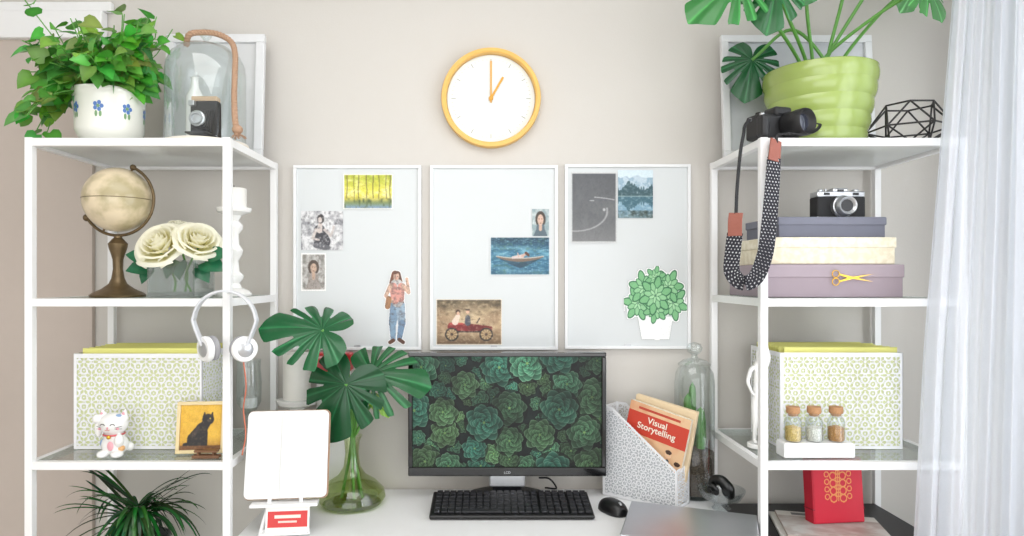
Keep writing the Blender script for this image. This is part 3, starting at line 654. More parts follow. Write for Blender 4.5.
# ---- glass cloche with camera
cd=1.80
g=grp('glass_cloche',(X(206,cd),cd,T1+.0005)); cr=S(38,cd)
zt=Z(44,cd)-T1
lathe('dome',[(cr,.014),(cr,zt-.09),(cr*.97,zt-.06),(cr*.86,zt-.035),(cr*.62,zt-.014),(cr*.3,zt-.004),(.012,zt)],GLS,g,close=False)
lathe('base_board',[(.001,0),(cr*1.06,0),(cr*1.08,.004),(cr*1.06,.011),(.001,.012)],mat('pale_wood',(228,222,210),rough=.5),g)
lathe('knob',[(.007,zt-.001),(.006,zt+.01),(.014,zt+.018),(.016,zt+.028),(.010,zt+.037),(.001,zt+.04)],GLS,g,close=False)
cg=grp('vintage_camera_small'); cg.parent=g; cg.location=(0,-.01,.0125)
def retro(cg,w,h,dp,bodym=BLKM,lens=.4):
    box('body',(0,0,h*.36),(w,dp,h*.72),bodym,cg,bev=.004)
    box('top_plate',(0,0,h*.80),(w*.99,dp*.95,h*.18),SILV,cg,bev=.003)
    box('bottom_plate',(0,0,h*.03),(w*1.0,dp,h*.06),SILV,cg,bev=.002)
    box('viewfinder_hump',(0,0,h*.93),(w*.32,dp*.8,h*.14),SILV,cg,bev=.003)
    boxes('windows',[((0,-dp*.41,h*.92),(w*.13,.002,h*.07)),((-w*.3,-dp*.48,h*.8),(w*.12,.002,h*.08)),((w*.3,-dp*.48,h*.8),(w*.12,.002,h*.08))],BLACK,cg)
    r=h*lens
    lathe('lens',[(r,0),(r,dp*.3),(r*.9,dp*.34),(r*.85,dp*.75),(r*.78,dp*.8),(r*.7,dp*.78),(r*.5,dp*.6)],SILV,cg,loc=(0,-dp*.48,h*.38),rot=(math.pi/2,0,0),close=False)
    lathe('lens_ring',[(r*.68,0),(r*.68,.001),(.001,.0015)],BLACK,cg,loc=(0,-dp*.48-dp*.62,h*.38),rot=(math.pi/2,0,0))
    cyl('winder',w*.07,h*.1,SILV,cg,loc=(w*.38,0,h*.88)); cyl('shutter_dial',w*.06,h*.1,SILV,cg,loc=(-w*.36,0,h*.88)); cyl('shutter_button',w*.025,h*.15,SILV,cg,loc=(-w*.24,0,h*.86))
box('folding_body',(0,.01,.058),(.076,.03,.114),BLKM,cg,bev=.006)
box('folding_bed',(0,-.028,.018),(.06,.05,.004),BLACK,cg,bev=.001)
boxes('bellows',[((0,-.008-.007*i,.056),(.054-.004*i,.005,.064-.005*i)) for i in range(5)],BLACK,cg,bev=.001)
lathe('lens',[(.021,0),(.021,.006),(.017,.008),(.016,.014),(.012,.014),(.010,.008),(.001,.009)],SILV,cg,loc=(0,-.042,.056),rot=(math.pi/2,0,0))
box('top_plate',(0,.01,.120),(.070,.028,.014),WD,cg,bev=.003)
box('viewfinder',(-.02,-.03,.10),(.016,.014,.014),SILV,cg,bev=.002)
lathe('white_bottle',[(.001,.013),(.022,.013),(.024,.02),(.024,.15),(.012,.175),(.009,.20),(.012,.205),(.001,.21)],CERAM,g,loc=(-.048,.04,0))
def rope(name,pts,R,m,parent=None,loc=None,pitch=.022):
    q=crom(pts,14); L=0; paths=[[],[],[]]
    up=Vector((0,1,0))
    for i,p in enumerate(q):
        t=(q[min(i+1,len(q)-1)]-q[max(i-1,0)]).normalized()
        if i>0: L+=(q[i]-q[i-1]).length
        a=t.cross(up).normalized(); b=t.cross(a)
        for s in range(3):
            f=2*math.pi*(L/pitch+s/3); paths[s].append(tuple(p+(a*math.cos(f)+b*math.sin(f))*R*.5))
    return tube(name,paths,R*.62,m,parent,loc,smooth=False)
RP=mat('jute_rope',(190,154,126),rough=.9,bump=1,scale=250,var=.2)
e=zt
rope('rope',[(-.045,-.02,e-.012),(-.03,-.035,e+.012),(.0,-.03,e+.02),(.04,-.025,e+.018),(.075,-.02,e+.0),(.095,-.04,e-.04),(.104,-.065,e-.10),(.110,-.085,e-.17),(.118,-.10,e-.23),(.128,-.11,.012)],.0074,RP,g,pitch=.026)
rs=random.Random(8)
tube('rope_fray',[[(.128,-.11,.018),(.128+rs.uniform(-.016,.026),-.115+rs.uniform(-.012,.01),-.0+rs.uniform(.0005,.006))] for i in range(26)],.0009,RP,g,smooth=False)
ball('rope_knot',.0135,RP,g,(.128,-.11,.026),(1,1,.9))
FR=mat('frame_white_wood',(226,227,229),rough=.35)
def frame(name,x,y,z,w,h,t,tilt,inner,dp=.018):
    g=grp(name,(x,y,z),(math.radians(-tilt),0,0))
    boxes('moulding',[((0,0,h-t/2),(w,dp,t)),((0,0,t/2),(w,dp,t)),((-w/2+t/2,0,h/2),(t,dp,h-2*t)),((w/2-t/2,0,h/2),(t,dp,h-2*t))],FR,g,bev=.002)
    box('backing',(0,.004,h/2),(w-t,.006,h-t),inner,g,bev=0); return g
frame('wall_picture_frame',X(215,1.99),1.975,T1+.004,S(98,2.0),Z(37,2.01)-T1,.026,4,mat('frame_mat',(212,213,214),rough=.5))
frame('wall_picture_frame',X(797,1.99),1.975,T1+.004,S(150,2.0),Z(38,2.01)-T1,.022,4,mat('frame_grey',(202,205,209),rough=.3,scale=6,c2=(188,191,196)))
# ---- globe
gd=1.75
g=grp('desk_globe',(X(118,gd),gd,T2+.0005))
BRZ=mat('antique_bronze',(126,106,76),rough=.35,metal=.6,bump=.4,scale=60,var=.3)
zc_=Z(200,gd)-T2; gr=S(32,gd)
lathe('stand',[(.001,0),(.066,0),(.068,.006),(.060,.012),(.040,.022),(.022,.036),(.016,.05),(.012,.075),(.013,.10),(.017,.115),(.022,.13),(.024,.142),(.016,.152),(.010,.158),(.010,zc_-gr-.012),(.001,zc_-gr-.010)],BRZ,g)
ball('globe_sphere',gr,mat('globe_map',(218,202,172),rough=.3,scale=11,c2=(168,156,120),coat=.3),g,(0,0,zc_),rot=(0,.4,0))
rg=gr+.010
P=[(rg*math.cos(a),0,zc_+rg*math.sin(a)) for a in np.linspace(math.radians(-115),math.radians(65),30)]
tube('meridian_arm',P,.0040,BRZ,g,smooth=False)
tube('axis',[[(rg*math.cos(math.radians(65)),0,zc_+rg*math.sin(math.radians(65))),(gr*math.cos(math.radians(65))*.98,0,zc_+gr*.98*math.sin(math.radians(65)))],[(rg*math.cos(math.radians(-115)),0,zc_+rg*math.sin(math.radians(-115))),(gr*math.cos(math.radians(-115))*.98,0,zc_+gr*.98*math.sin(math.radians(-115)))]],.003,BRZ,g,smooth=False)
ball('finial_1',.008,BRZ,g,(rg*math.cos(math.radians(65)),0,zc_+rg*math.sin(math.radians(65)))); ball('finial_2',.010,BRZ,g,(rg*math.cos(math.radians(-150)),0,zc_+rg*math.sin(math.radians(-150))))
tube('arm_scroll',[(rg*math.cos(a),0,zc_+rg*math.sin(a)) for a in np.linspace(math.radians(-150),math.radians(-113),8)],.0040,BRZ,g,smooth=False)
tube('equator_ring',circ(gr*1.004,60,'xy',(0,0,zc_)),.0007,BRZ,g,smooth=False,cyc=True)
# ---- white roses
rd=1.78
g=grp('white_rose_bouquet',(X(182,rd),rd,T2+.0005))
vw=S(46,rd); vh=S(36,rd)
GV=glass('vase_glass',(238,243,243),base=.10,edge=.5)
boxes('glass_vase',[((0,0,.006),(vw*.98,vw*.98,.012)),((-vw/2+.002,0,vh/2),(.004,vw,vh)),((vw/2-.002,0,vh/2),(.004,vw,vh)),((0,-vw/2+.002,vh/2),(vw-.008,.004,vh)),((0,vw/2-.002,vh/2),(vw-.008,.004,vh))],GV,g)
ROSE=mat('rose_petal',attr=True,rough=.6,trans=.40,var=.01)
def rose(name,loc,R,rot,seed):
    rs=random.Random(seed); V=[];F=[];C=[]
    rings=[(3,.13,.84,.00),(3,.24,.86,.03),(4,.36,.82,.08),(5,.52,.74,.16),(6,.70,.60,.26),(6,.86,.42,.36)]
    for ri,(n,rr,hh,curl) in enumerate(rings):
        for i in range(n):
            ph=2*math.pi*(i+rs.uniform(-.12,.12))/n+ri*1.1; hw_=math.pi/n*1.5; k=len(V); a=14;b=10; tw=rs.uniform(-.05,.05); lay=(i%2)*.03+rs.uniform(0,.015)
            for p in range(a+1):
                s=p/a*2-1; roundtip=1-.26*abs(s)**2.6
                for q in range(b+1):
                    t=q/b
                    bowl=.30+.70*math.sin(min(1,t*1.35)*math.pi/2)
                    c_=max(0,t-.66)/.34
                    rad=R*(rr*bowl+lay+curl*c_**1.6*.55+.02*abs(s)**2+.012*math.sin(s*5+i)*t)
                    z=R*((hh+tw)*(t**.9)*roundtip-curl*.45*c_**2-.25)
                    f=ph+s*hw_*(.55+.45*math.sin(min(1,t*1.6)*math.pi/2))
                    V.append((rad*math.cos(f),rad*math.sin(f),z))
                    w_=min(1,(t/.85)**1.2+ri*.05)
                    C.append(lin((np.array([232,224,150])*(1-w_)+np.array([254,252,236])*w_)/255))
            for p in range(a):
                for q in range(b): x=k+p*(b+1)+q; F.append((x,x+b+1,x+b+2,x+1))
    return mesh(name,V,F,ROSE,g,loc,rot,smooth=True,cols=C)
def gl(px,py,dd=rd): return (X(px,dd)-g.location.x, dd-rd, Z(py,dd)-g.location.z)
r1=gl(161,245,1.735); r2=gl(198,241,1.75); r3=gl(178,230,1.84)
rose('rose_1',r1,.068,(math.radians(56),math.radians(-12),0),1); rose('rose_2',r2,.061,(math.radians(50),math.radians(14),.5),2); rose('rose_3',r3,.045,(math.radians(20),0,.5),6)
tube('stems',[[(-.02,.0,.014),(-.02,0,.05),(r1[0],r1[1],r1[2]-.02)],[(.02,.01,.014),(.01,.0,.06),(r2[0],r2[1],r2[2]-.02)],[(0,.02,.014),(0,.03,.07),(r3[0],r3[1],r3[2]-.02)]],.003,STEM,g)
V=[];F=[];C=[]
for (px,py,dx,dz,s) in [(150,266,-1,-.1,.060),(146,258,-1,.3,.050),(205,262,1,-.3,.060),(200,268,.6,-.8,.045),(150,268,-.5,-.9,.045),(212,256,1,.2,.05),(180,262,0,-1,.045),(172,264,-.4,-1,.04)]:
    small_leaf(V,F,C,gl(px,py,1.75),Vector((dx,-.3,dz)),Vector((0,-1,.6)),s,lin(np.array([40,108,74])/255))
mesh('rose_leaves',V,F,GREEN,g,smooth=True,cols=C)
# ---- headphones
hd=1.625
g=grp('headphones',(X(225,hd),hd,Z(346,hd)))
hw=S(31,hd); hh=S(55,hd)
P=[(-hw*.72,0,0)]+[(hw*math.cos(a),0,hh*.45+hh*.55*math.sin(a)) for a in np.linspace(math.pi*1.02,-.02*math.pi,17)]+[(hw*.72,0,0)]
P=crom(P,4); V=[];F=[]
for i,p in enumerate(P):
    t=(P[min(i+1,len(P)-1)]-P[max(i-1,0)]).normalized(); nn=Vector((-t.z,0,t.x))
    for (a,b) in ((-.010,-.003),(.010,-.003),(.010,.003),(-.010,.003)): V.append(p+Vector((0,a,0))+nn*b)
for i in range(len(P)-1):
    for j in range(4): F.append((i*4+j,i*4+(j+1)%4,(i+1)*4+(j+1)%4,(i+1)*4+j))
F+=[(0,3,2,1),tuple(len(V)-4+i for i in range(4))]
o=mesh('headband',V,F,mat('headband_white',(208,210,214),rough=.3),g); bv=o.modifiers.new('b','BEVEL'); bv.width=.0015
for k,s in ((1,-1),(2,1)):
    R=S(13,hd)
    eg=grp('ear_cup_%d'%k); eg.parent=g; eg.location=(s*hw*.64,0,-.008); eg.rotation_euler=(math.radians(4),math.radians(-s*8),math.radians(s*38))
    lathe('shell',[(.001,0),(R*.8,0),(R*.95,.003),(R,.008),(R,.013),(R*.92,.016),(R*.9,.018)],WHITE,eg,rot=(math.pi/2,0,0),loc=(0,.012,0))
    lathe('cap',[(.001,.0),(R*.55,.0),(R*.6,.002),(R*.5,.004),(.001,.005)],SILV,eg,rot=(math.pi/2,0,0),loc=(0,-.005,0))
    lathe('pad',[(R*.4,0),(R*.75,-.002),(R*.96,.003),(R*.96,.010),(R*.8,.014),(R*.4,.013)],mat('ear_pad_grey',(160,160,164),rough=.8),eg,rot=(math.pi/2,0,0),loc=(0,.026,0))
hz=hh-.0053
box('hook',(.004,.010,hz),(.012,.044,.004),METW,g,bev=.001)
tube('cable',[(hw*.6,0,-.04),(hw*.66,.004,-.10),(hw*.5,.02,-.16),(hw*.62,.01,-.22),(hw*.55,.0,-.27)],.0017,mat('cable_copper',(196,110,84),rough=.5),g)
# ---- lace storage boxes
def storage(name,x,y,z,w,h,dp,yel):
    g=grp(name,(x,y,z))
    LN=mat('liner_cream',(216,222,172),rough=.7,var=.03)
    boxes('liner',[((0,dp/2,.003),(w-.008,dp-.008,.004)),((0,.004,h/2),(w-.006,.002,h-.006)),((0,dp-.004,h/2),(w-.006,.002,h-.006)),((-w/2+.004,dp/2,h/2),(.002,dp-.01,h-.006)),((w/2-.004,dp/2,h/2),(.002,dp-.01,h-.006))],LN,g)
    fn=lambda ww: (lambda U,V:(V>h-.012)|(V<.008)|(np.abs(U)>ww/2-.007)|lace(U,V,.042))
    lattice('front',w,h,fn(w),LW,g,(0,0,0)); lattice('back',w,h,fn(w),LW,g,(0,dp,0),cell=.003)
    lattice('side_1',dp,h,fn(dp),LW,g,(-w/2,dp/2,0),(0,0,math.pi/2),cell=.002); lattice('side_2',dp,h,fn(dp),LW,g,(w/2,dp/2,0),(0,0,math.pi/2),cell=.002)
    F_=[]; rs=random.Random(2)
    for i in range(12): F_.append(((rs.uniform(-.004,.004),.015+i*(dp-.03)/11,h*.5+.006),(w*.93,.005,h*.98+rs.uniform(.012,.020))))
    boxes('folders',F_,yel,g); return g
YEL=mat('yellow_folder',(250,247,150),rough=.6,var=.02,trans=.15)
sd=1.80
storage('lace_storage_box',X(142,sd),sd-.02,T3+.001,S(128,sd-.02),Z(354,sd-.02)-T3,.2,YEL)
storage('lace_storage_box',X(838,sd),sd-.02,T3+.001,S(122,sd-.02),Z(353,sd-.02)-T3,.2,YEL)
# ---- lucky cat
cd=1.715
g=grp('lucky_cat_figurine',(X(115,cd),cd,T3+.0005))
def blob(name,els,m,parent,vox=.0016,cones=()):
    bm=bmesh.new()
    for (c,s) in els:
        M=Matrix.Translation(c)@Matrix.Diagonal((*s,1)); bmesh.ops.create_uvsphere(bm,u_segments=24,v_segments=16,radius=1,matrix=M)
    for (a,b_,r) in cones:
        a=Vector(a);b_=Vector(b_); q=(b_-a); M=Matrix.Translation((a+b_)/2)@q.to_track_quat('Z','Y').to_matrix().to_4x4()
        bmesh.ops.create_cone(bm,cap_ends=True,segments=20,radius1=r,radius2=.001,depth=q.length,matrix=M)
    me=bpy.data.meshes.new(name); bm.to_mesh(me); bm.free(); me.materials.append(m)
    o=link(bpy.data.objects.new(name,me),parent); r=o.modifiers.new('r','REMESH'); r.mode='VOXEL'; r.voxel_size=vox; r.use_smooth_shade=True
    s=o.modifiers.new('s','SMOOTH'); s.iterations=6; return o
blob('body',[((0,0,.030),(.034,.028,.030)),((0,-.003,.05),(.026,.023,.026)),((0,-.006,.085),(.037,.029,.029)),((-.018,-.022,.010),(.015,.018,.010)),((.018,-.022,.010),(.015,.018,.010)),((.022,-.020,.045),(.011,.012,.017)),((-.036,-.012,.075),(.009,.010,.024)),((-.038,-.016,.10),(.011,.011,.012)),((.028,.018,.02),(.012,.012,.012))],CERAM,g,.0016,[((-.024,-.004,.10),(-.031,-.006,.124),.014),((.024,-.004,.10),(.031,-.006,.124),.014)])
PK=mat('glaze_pink',(230,166,176),rough=.3); INK=mat('glaze_black',(30,28,30),rough=.3); ORG=mat('glaze_orange',(226,176,120),rough=.3); RDG=mat('glaze_red',(206,92,96),rough=.3)
for s in(-1,1):
    tube('eye_%d'%(s+2),circ(.006,10,'xz',(s*.013,-.0352,.084),math.pi*.1,math.pi*.9),.0009,INK,g,smooth=False)
    ball('cheek_%d'%(s+2),.0045,PK,g,(s*.023,-.030,.077),(1,.35,.7))
    tube('whiskers_%d'%(s+2),[[(s*.018,-.0335,.080),(s*.033,-.026,.083)],[(s*.018,-.0335,.077),(s*.033,-.026,.076)]],.0005,INK,g,smooth=False)
    ball('ear_inner_%d'%(s+2),.005,PK,g,(s*.028,-.0115,.111),(.8,.3,1.1))
ball('nose',.0025,PK,g,(0,-.0352,.080)); tube('mouth',[(-.006,-.0352,.0755),(-.003,-.0355,.0735),(0,-.0357,.0765),(.003,-.0355,.0735),(.006,-.0352,.0755)],.0006,RDG,g)
tube('collar',circ(.0245,30,'xy',(0,-.004,.0585)),.0024,RDG,g,smooth=False,cyc=True); ball('bell',.0055,GOLD,g,(0,-.029,.055))
LB=mat('glaze_pale_blue',(140,168,206),rough=.3)
ball('spot_1',.009,LB,g,(.016,-.012,.107),(1.1,.9,.5)); ball('spot_2',.012,LB,g,(-.027,-.004,.035),(.6,1,1)); ball('spot_3',.010,ORG,g,(.022,-.012,.024),(1,1,1)); ball('coin',.010,PK,g,(.004,-.029,.032),(.8,.35,1.2))
# ---- yellow cat picture
cd=1.73
def f_cat(U,V):
    C=full(U,(226,180,58)); C=mixc(C,(fb(U,V,5,4)-.4)*2,(198,146,40)); C=mixc(C,(.3-V)*2.5,(150,96,40)); K=(28,24,24)
    put(C,cap(U,V,.40,.22,.52,.46,.22,.14),K); put(C,cap(U,V,.56,.50,.64,.62,.11,.10),K); put(C,el(U,V,.66,.67,.14,.12),K)
    put(C,cap(U,V,.57,.72,.57,.82,.045,.012),K); put(C,cap(U,V,.74,.72,.76,.82,.045,.012),K); put(C,cap(U,V,.6,.4,.62,.12,.06,.045),K); put(C,cap(U,V,.35,.14,.12,.12,.05,.04),K)
    C=mixc(C,(cap(U,V,.34,.34,.44,.50,.05,.03))*.5,(90,74,66)); C=mixc(C,(el(U,V,.69,.65,.05,.04))*.4,(110,90,78))
    put(C,V<.1,(110,70,38)); put(C,el(U,V,.71,.69,.018,.016),(200,180,60)); return mixc(C,(fb(U,V,20,9)-.5)*.8,(230,190,110))
g=grp('cat_picture_frame',(X(200,cd),cd,T3+.003),(math.radians(-8),0,math.radians(5)))
w_=S(47,cd);h_=S(51,cd);t_=.009
boxes('moulding',[((0,0,h_-t_/2),(w_,.012,t_)),((0,0,t_/2),(w_,.012,t_)),((-w_/2+t_/2,0,h_/2),(t_,.012,h_-2*t_)),((w_/2-t_/2,0,h_/2),(t_,.012,h_-2*t_))],mat('frame_pale_gold',(228,208,160),rough=.4),g,bev=.001)
raster('cat_print',w_-2*t_+.002,h_-2*t_+.002,110,120,f_cat,None,g,(0,-.001,h_/2),soft=2); box('backing',(0,.003,h_/2),(w_-.006,.004,h_-.006),WD,g,bev=0)
box('stand_leg',(0,.028,h_*.35),(.02,.003,h_*.66),WD,g,bev=0,rot=(math.radians(22),0,0))
g=grp('wooden_sled_ornament',(X(204,1.68),1.695,T3+.0005)); WDK=mat('brown_wood',(120,84,58),rough=.5)
box('seat',(0,0,.018),(.06,.018,.006),WDK,g); boxes('runners',[((0,-.007,.004),(.07,.004,.008)),((0,.007,.004),(.07,.004,.008)),((-.02,0,.011),(.005,.016,.010)),((.02,0,.011),(.005,.016,.010))],WDK,g,bev=.001)
g=grp('glass_hurricane_vase',(X(249,1.93),1.93,T3))
lathe('glass',[(.028,.001),(.034,.004),(.008,.02),(.007,.06),(.020,.075),(.034,.10),(.036,.16),(.032,.20),(.034,.225)],GV,g,close=False)
cyl('tealight',.024,.03,CERAM,g,loc=(0,0,.085))
# ---- dracaena
g=grp('potted_dracaena',(X(138,1.84),1.84,T4+.003))
lathe('pot',[(.001,0),(.06,0),(.062,.006),(.08,.14),(.084,.142),(.084,.155),(.076,.155),(.074,.14),(.001,.138)],mat('grey_pot',(120,122,122),rough=.6),g)
cyl('trunk',.012,.09,mat('bark',(110,90,66),rough=.9,bump=1,scale=80),g,loc=(0,0,.136))
V=[];F=[];C=[]; rs=random.Random(12)
for i in range(150):
    az=rs.uniform(0,2*math.pi); el_=rs.uniform(.10,1.35); L=rs.uniform(.20,.33)
    if abs(math.sin(az))>.5: L*=.50
    st=Vector((0,0,.215+rs.uniform(-.02,.03))); h=Vector((math.cos(az),math.sin(az),0)); sd_=Vector((-math.sin(az),math.cos(az),0)); k=len(V); n=12; sag=rs.uniform(.08,.20)
    col=lin(np.array([rs.uniform(26,58),rs.uniform(70,112),rs.uniform(38,58)])/255)
    for j in range(n+1):
        t=j/n; p=st+h*L*t*math.cos(el_*.7)+Vector((0,0,L*.75*t*math.sin(el_)-sag*t*t*(1.3-el_*.5))); wd=.0058*math.sin(math.pi*min(1,(t*.88+.12)))**.6
        p.x=.22*math.tanh(p.x/.22); p.y=.14*math.tanh(p.y/.14)
        up=Vector((0,0,.3*wd))
        V+= [p-sd_*wd+up,p,p+sd_*wd+up]; C+=[col,col*1.3,col]
    for j in range(n):
        a=k+3*j; F+=[(a,a+1,a+4,a+3),(a+1,a+2,a+5,a+4)]
mesh('leaves',V,F,GREEN,g,smooth=True,cols=C)
# ------------------------------------------------------------ RIGHT UNIT, top: monstera in green pot
pd=1.84
g=grp('potted_monstera',(X(819,pd),pd,T1+.0005))
R=S(54,pd); H=Z(57,pd-.14)-T1
prof=[(.001,0),(R*.72,0)]
for i in range(5):
    z0=H*(.20*i); z1=H*(.20*(i+1)); r0=R*(.735+.052*i)
    for q in range(7): t=q/6; prof.append((r0+R*.026*math.sin(math.pi*t)+R*.052*t*(1 if i<4 else .3),z0+(z1-z0)*t))
prof+=[(R*.965,H),(R*.90,H*.99),(R*.86,H*.88),(.001,H*.86)]
lathe('pot',prof,mat('green_glaze',(160,180,96),rough=.25,coat=.5,var=.08,scale=10),g,seg=72)
cyl('soil',R*.85,.004,SOIL,g,loc=(0,0,H*.865))
def gm(px,py,dd=pd): return (X(px,dd)-g.location.x, dd-pd, Z(py,dd)-g.location.z)
LV=[((738,-18),(688,14),1.62,.15,(-.2,-1,.5),(50,122,56),.45),
 ((776,-14),(766,38),1.66,.12,(-.1,-1,.2),(34,100,50),.5),
 ((812,-50),(806,-5),1.70,.14,(.1,-1,.3),(40,110,50),.5),
 ((925,-14),(952,26),1.66,.10,(.3,-1,.4),(70,136,70),.4),
 ((890,-46),(935,-10),1.75,.14,(.2,-.8,.6),(46,114,56),.5),
 ((850,-70),(830,-110),1.8,.20,(0,-.5,1),(40,110,50),.5),
 ((752,60),(742,112),1.90,.12,(-.2,-1,.2),(28,92,50),.5),
 ((918,-20),(898,22),1.9,.10,(.2,-1,.2),(80,144,80),.5)]
ST=[]
for i,(b_,t_,dd,L,nr,c,cu) in enumerate(LV):
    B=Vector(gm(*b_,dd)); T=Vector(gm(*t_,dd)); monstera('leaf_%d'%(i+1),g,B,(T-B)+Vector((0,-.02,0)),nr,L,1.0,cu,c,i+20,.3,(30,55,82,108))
    s0=Vector((-.03+.010*i,0,H*.86)); mid=(s0*.5+B*.5)+Vector((-.02 if b_[0]<820 else .02,0,.06))
    if i==6: mid=s0*.5+B*.5+Vector((0,0,.12))
    ST.append([tuple(s0),tuple(s0+Vector(((B.x-s0.x)*.12,0,.08))),tuple(mid),tuple(B)])
tube('stems',ST,.0048,STEM,g)
# ---- DSLR
cd=1.70
g=grp('dslr_camera',(X(775,cd),cd,T1+.0008),(0,0,math.radians(14)))
CB=mat('camera_black',(28,28,30),rough=.5,bump=.3,scale=400)
box('body',(0,.01,.032),(.125,.055,.064),CB,g,bev=.008)
box('grip',(-.052,-.022,.030),(.024,.03,.056),CB,g,bev=.008)
box('pentaprism',(.012,.006,.072),(.052,.05,.026),CB,g,bev=.008)
cyl('mode_dial',.011,.010,CB,g,loc=(-.038,.01,.062)); cyl('shutter_button',.006,.008,SILV,g,loc=(-.052,-.018,.056))
lathe('lens',[(.031,0),(.033,.004),(.033,.028),(.0345,.032),(.0345,.055),(.032,.060),(.030,.058),(.027,.050),(.02,.044)],CB,g,loc=(.026,-.014,.036),rot=(math.pi/2,0,math.radians(14)),close=False)
lathe('front_element',[(.026,.0),(.018,.003),(.001,.0045)],mat('lens_glass',(40,44,60),rough=.05,coat=1),g,loc=(.026+.042*math.sin(math.radians(14)),-.056,.036),rot=(math.pi/2,0,math.radians(14)),close=False)
boxes('strap_lugs',[((-.066,.01,.052),(.008,.004,.008)),((.066,.01,.052),(.008,.004,.008))],SILV,g)
g=grp('camera_strap')
def ribbon(name,pts,wd,m,fn=None,n=10,th=.002,wax=None):
    P=crom(pts,n); L=[0]
    for i in range(1,len(P)): L.append(L[-1]+(P[i]-P[i-1]).length)
    tot=L[-1]; N=max(8,int(tot/.0016)); k=max(2,int(wd/.0016)); V=[];F=[];C=[]
    idx=0
    for i in range(N+1):
        s=tot*i/N
        while idx<len(L)-2 and L[idx+1]<s: idx+=1
        f=(s-L[idx])/max(1e-9,L[idx+1]-L[idx]); p=P[idx].lerp(P[idx+1],min(1,f)); t=(P[idx+1]-P[idx]).normalized()
        w0=Vector(wax[0]).lerp(Vector(wax[1]),i/N) if wax else Vector((1,0,0))
        w0=(w0-w0.dot(t)*t).normalized()
        for j in range(k+1):
            q=(j/k-.5)*wd; V.append(p+w0*q); C.append(fn(s,q) if fn else (0,0,0))
    for i in range(N):
        for j in range(k): a=i*(k+1)+j; F.append((a,a+1,a+k+2,a+k+1))
    o=mesh(name,V,F,m,g,smooth=True,cols=C if fn else None); so=o.modifiers.new('s','SOLIDIFY'); so.thickness=th; so.offset=0; return o
def dots(s,q):
    t=.0080; row=math.floor(s/t); x=((q+ (row%2)*t*.5)/t)%1-.5; y=(s/t)%1-.5
    return lin(np.array([200,200,202])/255) if math.hypot(x,y)<.19 else lin(np.array([26,26,36])/255)
LEA=mat('tan_leather',(150,88,74),rough=.6,bump=.4,scale=120)
sdp=1.635
q=lambda px,py,dd=sdp:(X(px,dd),dd,Z(py,dd))
ribbon('dotted_band',[q(774,158,1.640),q(772,190),q(769,225),q(765,254,1.632),q(756,277,1.63),q(743,283,1.638),q(732,272,1.645),q(733,250,1.645),q(735,233,1.645)],.038,mat('strap_fabric',attr=True,rough=.8),dots,wax=((.97,.2,0),(.85,-.5,0)))
ribbon('leather_tab_1',[q(776,140,1.648),q(775,150,1.643),q(774,161,1.638)],.036,LEA,th=.004,wax=((.9,.45,0),(.9,.35,0)))
ribbon('leather_tab_2',[q(735,236,1.643),q(735,222,1.643),q(736,213,1.645)],.034,LEA,th=.004,wax=((.8,-.6,0),(.8,-.6,0)))
ribbon('cord_1',[q(736,214,1.645),q(737,190,1.646),q(739,165,1.648),q(741,148,1.65),(X(743,1.655),1.650,T1+.008),(X(744,1.67),1.665,T1+.03),(X(746,1.7),1.675,T1+.05)],.008,BLKM,th=.002)
ribbon('cord_2',[q(776,144,1.648),(X(777,1.65),1.643,T1+.002),(X(790,1.66),1.640,T1+.006),(X(812,1.66),1.66,T1+.012),(X(818,1.70),1.69,T1+.04),(X(810,1.70),1.72,T1+.05)],.008,BLKM,th=.002)
# ---- geometric wire ornament
gd=1.76
g=grp('geometric_wire_ornament',(X(909,gd),gd,T1))
ring=lambda r,z,o,nn=6:[(r*math.cos(2*math.pi*(i+o)/nn),r*math.sin(2*math.pi*(i+o)/nn),z) for i in range(nn)]
rw=S(38,gd); zH=Z(96,gd-.08)-T1-.004
A=ring(rw*.50,.003,0);B=ring(rw,zH*.40,.5);Cc=ring(rw*.60,zH,.0); PT=[]
for i in range(6):
    j=(i+1)%6
    PT+=[[A[i],A[j]],[A[i],B[i]],[A[j],B[i]],[B[i],B[j]],[B[i],Cc[i]],[B[i],Cc[j]],[Cc[i],Cc[j]]]
tube('wires',PT,.0024,mat('black_wire',(60,58,58),rough=.5,metal=.4),g,smooth=False)
# ---- stacked boxes
def gbox(name,x0,x1,z,h,dd,dp,m,m2,rotz=0):
    w=S(x1-x0,dd); g=grp(name,(X((x0+x1)/2,dd),dd+dp/2,z),(0,0,rotz))
    box('tray',(0,0,h*.42),(w-.006,dp-.006,h*.84-.001),m,g,bev=.002)
    box('lid',(0,0,h*.80),(w,dp,h*.40),m2,g,bev=.003); return g
z=T2+.0008
gbox('mauve_gift_box',765,905,z,.086,1.69,.26,mat('mauve_board',(150,136,144),rough=.6,var=.03),mat('mauve_lid',(160,146,154),rough=.6)); z+=.0865
gbox('cream_gift_box',769,897,z,.070,1.70,.24,mat('cream_board',(228,220,198),rough=.6,scale=60,c2=(216,206,180)),mat('cream_lid',(232,225,206),rough=.6,scale=60,c2=(220,211,186))); z+=.0705
gbox('grey_gift_box',777,887,z,.054,1.72,.21,mat('slate_board',(104,106,120),rough=.6),mat('slate_lid',(114,116,130),rough=.6),.02); z+=.0545
sc_=grp('gold_scissors',(X(850,1.685),1.686,T2+.052))
tube('handles',[circ(.009,20,'xz',(-.036,0,.010))+[(-.027,0,.010)],circ(.009,20,'xz',(-.036,0,-.010))+[(-.027,0,-.010)]],.0013,GOLD,sc_,smooth=False)
